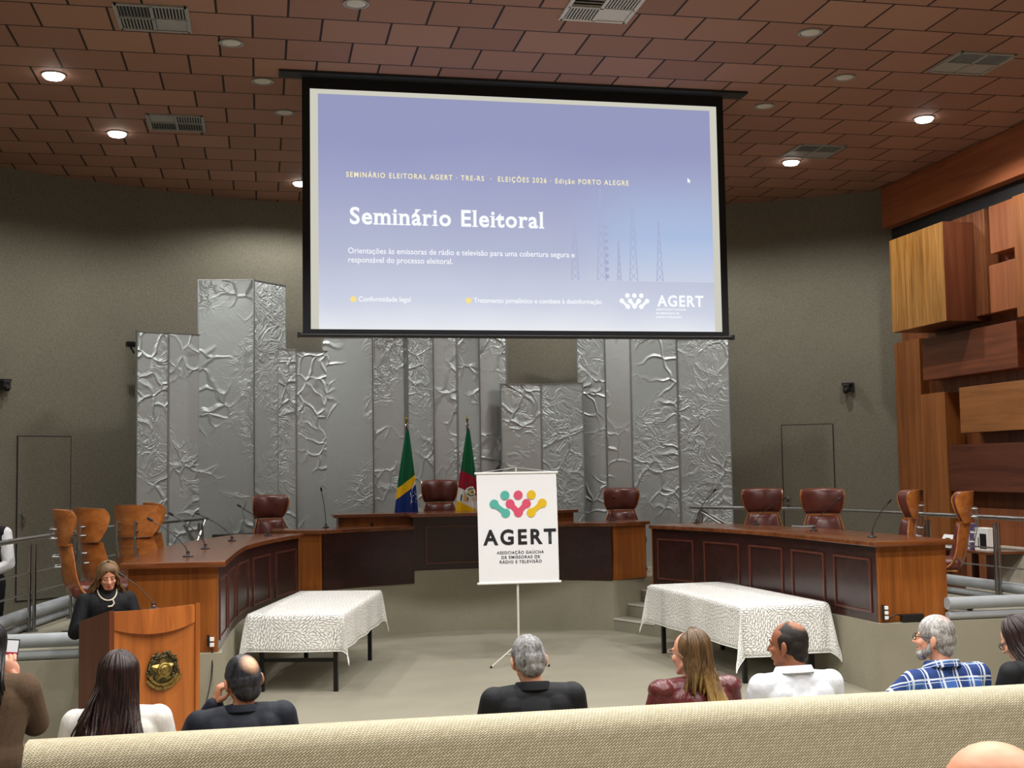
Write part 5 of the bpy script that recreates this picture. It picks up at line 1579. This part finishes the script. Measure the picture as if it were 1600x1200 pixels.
NAVY = fabric('navy_suit', srgb(20, 24, 36), 0.7, 0.25, 5); BLK = fabric('black_suit', srgb(19, 20, 24), 0.7, 0.25, 5)
TRS = fabric('dark_trousers', srgb(32, 33, 40), 0.8); JEAN = fabric('blue_jeans', srgb(52, 74, 112), 0.8, 0.3, 12, 0.2, 0.1, 0.2)

# --- woman speaking at the lectern
rnd = random.Random(11)
J = stand_joints()
J.update(neck=(0, 0.045, 1.40), head=(0.0, 0.105, 1.535), chest=(0, 0.02, 1.24), sh=((-0.19, 0.03, 1.315), (0.19, 0.03, 1.315)), el=((-0.275, 0.09, 1.05), (0.275, 0.09, 1.05)), wr=((-0.12, 0.26, 1.15), (0.14, 0.26, 1.15)))
t, MH = person('woman with shoulder-length brown hair and pearl necklace speaking behind the lectern', (-1.20, 10.16, 0), R(180+16), J, (R(-2), R(20), R(3)), SK_L, fabric('black_jacket', srgb(16, 17, 21), 0.75, 0.25, 5), TRS, 0.865, 1.12, 0.3, 0.024, True, False)
HB = hairmat('brown_hair', srgb(66, 48, 32), srgb(142, 112, 76))
b = Blob(); n0 = len(b.v)
b.el((0, -0.030, 0.036), (0.084, 0.090, 0.087)); b.el((0, -0.05, -0.03), (0.084, 0.068, 0.085))
for s in (-1, 1): b.cap((s*0.078, 0.006, 0.03), (s*0.088, -0.004, -0.085), 0.014, 0.022)
b.tr(n0, MH); fuse(b, 'hair', HB, t, 0.006, 2)
def bangs(b):
    for i in range(26):
        a = R(-140+100*i/25)
        pts = [MH @ Vector(((0.078+0.004)*math.cos(e)*math.cos(a), -0.014-(0.097+0.004)*math.cos(e)*math.sin(a), 0.034+0.090*math.sin(e))) for e in (1.4, 1.1, 0.8, 0.55, 0.46-0.62*abs(math.cos(a))+0.10*rnd.random())]
        b.tube(pts, [0.005, 0.006, 0.006, 0.005, 0.0015], 6)
    for s in (-1, 1):
        for i in range(14):
            a = R(-58+50*i/13) if s > 0 else R(-122-50*i/13)
            pts = [MH @ Vector((0.084*math.cos(e)*math.cos(a), -0.014-0.10*math.cos(e)*math.sin(a), 0.034+0.090*math.sin(e))) for e in (1.4, 1.0, 0.6, 0.2)]
            q = MH @ Vector((s*0.097, 0.018-0.004*i, -0.03)); q2 = MH @ Vector((s*(0.102+0.01*rnd.random()), 0.014-0.004*i, -0.10)); q3 = MH @ Vector((s*(0.125+0.025*rnd.random()), 0.02-0.005*i, -0.145-0.02*rnd.random()))
            b.tube(catmull(pts+[q, q2, q3], 2), [0.007]*10+[0.0065, 0.005, 0.002], 6)
strand_hair(t, MH, HB, 60, (-8, 188), 1.36, (0.125, -0.125), lambda p: 0.03+0.035*(1-math.sin(p)), rnd, 0.0085, 0, 'hair_strands', 0.004, bangs, 5, 0.05)
lips(t, MH, plain('lipstick', srgb(168, 62, 66), 0.4, 0, 0.03), True)
b = MB(); b.ball(MH @ Vector((0, 0.0835, -0.067)), (0.013, 0.006, 0.004), MH.to_3x3(), 10, 6); b.build('mouth_opening', plain('mouth_dark', srgb(60, 22, 22), 0.6), t)
brows(t, MH, plain('brow_brown', srgb(70, 48, 34), 0.8))
LASH = plain('lash_line', srgb(40, 26, 22), 0.7)
for s in (-1, 1):
    b = MB(); b.tube([MH @ Vector(q) for q in ((s*0.018, 0.0835, 0.000), (s*0.031, 0.0865, -0.003), (s*0.045, 0.080, 0.001))], 0.0022, 6); b.build('eyelashes', LASH, t, smooth=True)
b = MB()
c = Vector(J['neck'])
b.tube([c+Vector((0.082*math.sin(a), 0.015+0.085*math.cos(a), 0.012-0.085*max(0, math.cos(a))-0.006)) for a in [2*math.pi*i/36 for i in range(37)]], 0.0065, 8)
b.tube([c+Vector((q[0], q[1], q[2])) for q in ((-0.035, 0.112, -0.075), (-0.045, 0.12, -0.105), (-0.025, 0.128, -0.128), (0.01, 0.130, -0.13))], 0.006, 8)
b.build('pearl_necklace', plain('pearl', srgb(222, 214, 186), 0.3, 0, 0.05, 120), t, smooth='auto')
b = Blob(); b.cap(c+Vector((0, -0.005, -0.04)), c+Vector((0, 0.02, 0.035)), 0.068, 0.060); fuse(b, 'turtleneck', BLK, t, 0.007, 2)

# --- woman with long dark hair and white jacket
rnd = random.Random(21)
J = sit_joints(); J.update(head=(0.0, 0.03, 1.175))
t, MH = person('woman with long dark brown hair and white jacket in front of the lectern', (-0.66, 6.05, 0), R(3), J, (R(4), R(4), 0), SK_L, fabric('white_jacket', srgb(226, 222, 216), 0.7, 0.3, 6), TRS, 0.985, 0.95, 0, 0.018, True, False)
HD = hairmat('dark_hair', srgb(16, 10, 10), srgb(62, 38, 32), 0.52, 0.34)
b = Blob(); n0 = len(b.v); b.el((0, -0.028, 0.036), (0.081, 0.088, 0.085)); b.el((0, -0.05, -0.04), (0.078, 0.066, 0.09)); b.tr(n0, MH)
b.cap((0, -0.045, 1.10), (0.0, -0.105, 0.80), 0.066, 0.05); fuse(b, 'hair', HD, t, 0.007, 3)
strand_hair(t, MH, HD, 150, (-40, 220), 0.72, (0.10, -0.12), lambda p: -0.150-0.02*rnd.random(), rnd, 0.0085, 0, 'hair_strands', 0.014)
strand_hair(t, MH, HD, 26, (150, 215), 0.90, (-0.09, -0.165), lambda p: -0.10-0.03*rnd.random(), rnd, 0.005, 0, 'hair_strands', 0.012)
b = MB()
for s in (-1, 1):
    b.tube([MH @ Vector(q) for q in ((s*0.072, 0.05, 0.085), (s*0.090, 0.0, 0.070), (s*0.096, -0.03, 0.045))], 0.0025, 6)
b.tube([MH @ Vector((x, 0.055-4*x*x, 0.108-3.2*x*x)) for x in (-0.072, -0.04, 0, 0.04, 0.072)], 0.003, 6)
b.build('glasses_on_head', plain('tortoise_frame', srgb(110, 70, 40), 0.3), t, smooth='auto')

# --- man with thinning dark hair, navy suit, hand on his cheek
J = sit_joints(); J.update(head=(0.01, 0.035, 1.150), neck=(0, 0, 1.005), sh=((-0.195, 0, 0.955), (0.195, 0, 0.975)), el=((-0.25, 0.16, 0.80), (0.26, 0.05, 0.70)), wr=((-0.115, 0.125, 1.02), (0.13, 0.28, 0.62)), hd=((0.25, 0.05, 1), (-0.4, 1, -0.1)))
t, MH = person('man with thinning dark hair and navy suit, hand on cheek, beside the lectern', (-0.10, 6.05, 0), R(6), J, (R(14), R(6), R(-6)), SK_M, NAVY, TRS, 0.975, 1.06, 0.4, 0.024, handn=((-1, -0.3, 0), None), curl=0.9, wide=1.05)
hp = MH @ Vector((0.022, -0.085, 0.078))
short_hair(t, MH, hairmat('thinning_hair', srgb(14, 14, 16), srgb(60, 60, 66), 0.5, 0.4, iso=True, patch=[(tuple(hp), 0.022, 0.060)], skinc=srgb(214, 168, 134)), True, 0.0, 0.009, 0.012)
collar(t, J, NAVY, 0.082, 0.04)

# --- grey-haired man, black suit
J = sit_joints(); J.update(sh=((-0.195, -0.01, 0.965), (0.195, -0.01, 0.975)), head=(-0.015, 0.03, 1.155), neck=(0, -0.01, 1.01))
t, MH = person('man with short grey hair and black suit, seen from behind below the banner', (1.31, 6.05, 0), R(-2), J, (R(5), R(10), R(-3)), SK_P, BLK, TRS, 1.0, 1.05, 0.2, 0.022)
short_hair(t, MH, hairmat('salt_and_pepper_hair', srgb(44, 43, 44), srgb(176, 174, 172), 0.5, 0.5, iso=True), True, 0.004, 0.008, 0.0)
collar(t, J, BLK, 0.080, 0.05)

# --- woman in burgundy leather jacket
rnd = random.Random(31)
J = sit_joints(); J.update(head=(-0.01, 0.03, 1.165), neck=(0, -0.01, 1.015))
LEATHER = fabric('burgundy_leather', srgb(92, 36, 38), 0.34, 0.5, 11, 0.5)
t, MH = person('woman with long ombre hair and burgundy leather jacket before the right table', (2.15, 6.05, 0), R(6), J, (R(22), R(3), 0), SK_L, LEATHER, TRS, 0.985, 0.93, 0, 0.018, True, False)
for s in (0, 1):
    b = Blob(); p = Vector(J['sh'][s]); b.el(p+Vector((0, 0, 0.012)), (0.075, 0.075, 0.055)); fuse(b, 'puff_shoulder', LEATHER, t, 0.008, 3)
HO = hairmat('ombre_hair', srgb(44, 30, 20), srgb(122, 92, 60), 0.5, 0.34, (srgb(150, 110, 54), srgb(226, 192, 116)), (0.80, 1.10))
b = Blob(); n0 = len(b.v); b.el((0, -0.028, 0.034), (0.080, 0.090, 0.085)); b.el((0, -0.045, -0.05), (0.076, 0.068, 0.095)); b.tr(n0, MH); fuse(b, 'hair', HO, t, 0.007, 3)
strand_hair(t, MH, HO, 90, (-25, 150), 0.99, (0.07, -0.07), lambda p: -0.07-0.03*rnd.random(), rnd, 0.0085, 0, 'hair_strands', 0.004)
strand_hair(t, MH, HO, 60, (20, 110), 0.72, (0.13, 0.0), lambda p: -0.142-0.02*rnd.random(), rnd, 0.0085, 0, 'hair_strands', 0.008)
glasses(t, MH, plain('clear_frame', srgb(150, 120, 110), 0.3)); lips(t, MH, plain('lip_rose', srgb(176, 92, 88), 0.4))

# --- balding man in white shirt
J = sit_joints(); J.update(head=(-0.02, 0.035, 1.185), neck=(-0.005, -0.01, 1.045), sh=((-0.20, -0.01, 0.985), (0.20, -0.01, 0.985)))
WSH = fabric('white_shirt', srgb(224, 228, 236), 0.7, 0.5, 8, 0.3)
t, MH = person('balding man in a white shirt looking left, in front of the lace-covered right table', (2.70, 6.05, 0), R(4), J, (R(42), R(2), 0), SK_D, WSH, TRS, 0.985, 1.12, 0.5, 0.02, wide=1.08, neckr=0.066, topname='shirt')
front = MH @ Vector((0, 0.09, 0.06)); topp = MH @ Vector((0.0, -0.045, 0.125))
short_hair(t, MH, hairmat('cropped_hair', srgb(20, 16, 15), srgb(46, 38, 33), 0.5, 0.6, iso=True, patch=[(tuple(MH @ Vector((0, 0.070, 0.110))), 0.066, 0.084), (tuple(MH @ Vector((0.0, -0.062, 0.112))), 0.036, 0.058)], skinc=srgb(146, 95, 66)), True, -0.004, 0.003, 0.012)
collar(t, J, WSH, 0.090, 0.045)
brows(t, MH, IRIS); eyes_open(t, MH, IRIS); lips(t, MH, plain('lip_brown', srgb(134, 76, 60), 0.5))
b = MB(); b.tube([(-0.17, -0.125, 0.895), (-0.09, -0.142, 0.882), (0, -0.148, 0.878), (0.09, -0.142, 0.882), (0.17, -0.125, 0.895)], 0.004, 6); b.build('yoke_seam', WSH, t, smooth='auto')

# --- bearded man in plaid shirt
J = sit_joints(); J.update(head=(-0.03, 0.04, 1.185), neck=(-0.01, -0.005, 1.035), el=((-0.36, 0.10, 0.78), (0.25, 0.05, 0.71)), wr=((-0.46, 0.30, 0.72), (0.13, 0.28, 0.62)), sh=((-0.195, -0.01, 0.965), (0.195, -0.01, 0.985)))
k = NM('blue_plaid')
tc = k.n('ShaderNodeTexCoord'); sp = k.n('ShaderNodeSeparateXYZ'); k.l(tc.outputs['Object'], sp.inputs[0])
def line(sock, period, ofs, wd):
    f = k.math('FRACT', k.math('ADD', k.math('DIVIDE', sock, period), ofs))
    return k.math('LESS_THAN', k.math('ABSOLUTE', k.math('SUBTRACT', f, 0.5)), wd)
warpn = k.noise(k.coord(), 6, 2)
xw = k.math('ADD', sp.outputs[0], k.math('MULTIPLY', warpn, 0.02)); zw = k.math('ADD', k.math('ADD', sp.outputs[2], k.math('MULTIPLY', sp.outputs[1], 0.4)), k.math('MULTIPLY', warpn, 0.02))
lines = k.math('MAXIMUM', k.math('MAXIMUM', line(xw, 0.085, 0.1, 0.065), line(xw, 0.085, 0.32, 0.025)), k.math('MAXIMUM', line(zw, 0.095, 0.3, 0.05), line(zw, 0.095, 0.5, 0.02)))
bl = k.mix(k.math('MAXIMUM', line(xw, 0.17, 0.2, 0.22), line(zw, 0.19, 0.2, 0.22)), srgb(62, 100, 168), srgb(36, 60, 116))
k.set(k.mix(k.math('MULTIPLY', lines, 0.85), bl, srgb(214, 222, 232)), 0.75, 0, 0.25)
k.bump(k.noise(k.coord((1, 1, .6)), 8, 3, .55, 1.0), 0.4, 0.03)
PLAID = k.m
t, MH = person('bearded grey-haired man in glasses and blue plaid shirt', (3.55, 6.05, 0), R(3), J, (R(44), R(-2), 0), SK_P, PLAID, JEAN, 0.985, 1.08, 0.4, 0.02, topname='plaid_shirt')
GREY = hairmat('grey_hair', srgb(74, 68, 66), srgb(196, 192, 188), 0.48, 0.5, iso=True, patch=[(tuple(MH @ Vector((-0.01, -0.055, 0.115))), 0.0, 0.045)], skinc=srgb(170, 136, 126))
short_hair(t, MH, GREY, True, 0.002, 0.009, 0.008)
b = Blob(); n0 = len(b.v)
b.el((0, 0.066, -0.096), (0.034, 0.032, 0.030))
for s in (-1, 1): b.cap((s*0.060, 0.004, -0.026), (s*0.056, 0.014, -0.062), 0.013, 0.020); b.cap((s*0.056, 0.014, -0.062), (s*0.032, 0.062, -0.090), 0.020, 0.024)
b.cap((-0.022, 0.084, -0.052), (0.022, 0.084, -0.052), 0.007, 0.007); b.tr(n0, MH)
fuse(b, 'beard', hairmat('grey_beard', srgb(92, 84, 80), srgb(206, 204, 202), 0.5, 0.6, iso=True), t, 0.005, 2)
collar(t, J, PLAID, 0.084, 0.045)
glasses(t, MH, M['black'], 0.027); brows(t, MH, plain('brow_grey', srgb(90, 84, 80), 0.8)); eyes_open(t, MH, IRIS)

# --- dark-haired woman at the right edge
rnd = random.Random(41)
J = sit_joints(); J.update(head=(-0.03, 0.10, 1.145), neck=(0, 0.02, 1.00))
t, MH = person('woman with dark hair and black top at the right edge, head bowed', (4.10, 6.05, 0), R(8), J, (R(30), R(28), 0), SK_L, BLK, TRS, 0.985, 0.95, 0, 0.018, True, False)
b = Blob(); n0 = len(b.v); b.el((0, -0.028, 0.034), (0.080, 0.090, 0.085)); b.el((0, -0.045, -0.05), (0.076, 0.068, 0.09)); b.tr(n0, MH); fuse(b, 'hair', HD, t, 0.007, 3)
strand_hair(t, MH, HD, 110, (-25, 205), 0.86, (0.10, -0.08), lambda p: -0.09-0.03*rnd.random(), rnd, 0.0085, 0, 'hair_strands', 0.008)
glasses(t, MH, M['black'])

# --- bald man nearest the camera
J = sit_joints(); J.update(head=(0, 0.03, 1.20))
t, MH = person('bald man whose scalp shows at the lower right corner, nearest the view', (1.357, 2.12, 0.180), R(12), J, (R(8), R(6), 0), skin('bald_scalp', srgb(236, 176, 140), 0.2), fabric('grey_polo', srgb(90, 92, 98)), TRS, 1.06, 1.1, 0.5, 0.02, wide=1.12, topname='polo_shirt')
short_hair(t, MH, hairmat('fringe_hair', srgb(90, 84, 80), srgb(160, 156, 150), 0.5, 0.6, iso=True), False, 0, 0.003, 0.01)
ch = thing('audience_seat', 'padded seat under the bald man, below the lower edge of the view', 'chair', (1.40, 2.12, 0.28))
b = MB(); b.box((0, 0.05, 0.33), (0.52, 0.5, 0.12)); b.build('seat', M['weave'], ch, bevel=0.03)
b = MB(); b.box((0, -0.25, 0.55), (0.52, 0.09, 0.56)); b.build('backrest', M['weave'], ch, bevel=0.03)
b = MB(); b.box((0, 0, 0.135), (0.3, 0.3, 0.27)); b.build('pedestal', M['black'], ch)

# --- person photographing with a phone, left of the partition
rnd = random.Random(51)
J = sit_joints(); J.update(head=(-0.02, 0.04, 1.19), el=((-0.22, 0.24, 0.82), (0.185, 0.16, 0.80)), wr=((-0.12, 0.36, 1.00), (0.045, 0.29, 1.00)), hd=((0.3, 0.2, 1), (-0.35, 0.05, 1)), sh=((-0.18, -0.01, 0.99), (0.175, 0.0, 0.99)))
SWE = fabric('brown_sweater', srgb(92, 74, 58), 0.95, 0.45, 6, 0.15, 0.5, 0.25)
t, MH = person('person in a brown sweater and jeans holding up a phone at the left edge', (-1.355, 6.66, 0.02), R(-6), J, (R(-4), R(0), 0), SK_L, SWE, JEAN, 1.03, 1.02, 0.2, 0.03, True, False, topname='sweater', sleeves=0.55, handn=((0, -1, 0.2), (0.25, -1, 0.1)), curl=0.75, voxel=0.005)
HK = hairmat('black_hair', srgb(8, 8, 9), srgb(30, 28, 28), 0.55, 0.4)
b = Blob(); n0 = len(b.v); b.el((0, -0.026, 0.036), (0.083, 0.092, 0.087)); b.el((0, -0.05, -0.05), (0.082, 0.070, 0.10)); b.tr(n0, MH); b.cap((0, -0.06, 1.12), (0, -0.10, 1.02), 0.07, 0.05); fuse(b, 'hair', HK, t, 0.007, 3)
strand_hair(t, MH, HK, 100, (-35, 215), 0.97, (0.09, -0.09), lambda p: -0.10-0.03*rnd.random(), rnd, 0.009, 0, 'hair_strands', 0.005)
wr = Vector((0.010, 0.345, 1.115))
ph = thing('mobile_phone', 'phone with lit screen held up by the person in the brown sweater', 'phone', t.matrix_basis @ wr, R(-6))
ph.rotation_euler = (R(-12), R(4), R(-6))
b = MB(); b.box((0, 0, 0), (0.074, 0.009, 0.154)); b.build('phone_body', M['black'], ph, bevel=0.004)
b = MB(); b.box((0, -0.0052, 0.01), (0.066, 0.0012, 0.12)); b.build('phone_screen', emit('phone_screen', srgb(226, 222, 220)), ph)
b = MB(); b.box((0, -0.0062, 0.002), (0.066, 0.0006, 0.014)); b.build('screen_strip', emit('phone_red', srgb(170, 40, 50)), ph)

# --- attendant in vest behind the left rail
J = stand_joints(); J.update(el=((-0.235, 0.02, 1.09), (0.25, 0.0, 1.10)), wr=((-0.06, 0.20, 0.98), (0.06, 0.21, 1.0)), hd=((0.9, 0.4, -0.3), (-0.9, 0.4, -0.3)))
t, MH = person('attendant in white shirt and black vest behind the left handrail', (-2.60, 12.7, 0.2), R(180-15), J, (0, 0, 0), SK_L, fabric('attendant_shirt', srgb(222, 222, 224), 0.75, 0.5, 12), fabric('black_trousers', srgb(14, 14, 17), 0.8), 0.985, 0.95, 0, 0.018, True, True, topname='shirt')
short_hair(t, MH, HK)
b = Blob(); torso_prims(b, J, 0.027, 0.95, 0)
vest = fuse(b, 'vest', fabric('black_vest', srgb(18, 17, 22), 0.8), t, 0.008, 3)
b = MB(); b.box((0.10, 0.150, 1.29), (0.07, 0.004, 0.018)); b.build('name_badge', plain('badge_pink', srgb(150, 60, 80), 0.5), vest)
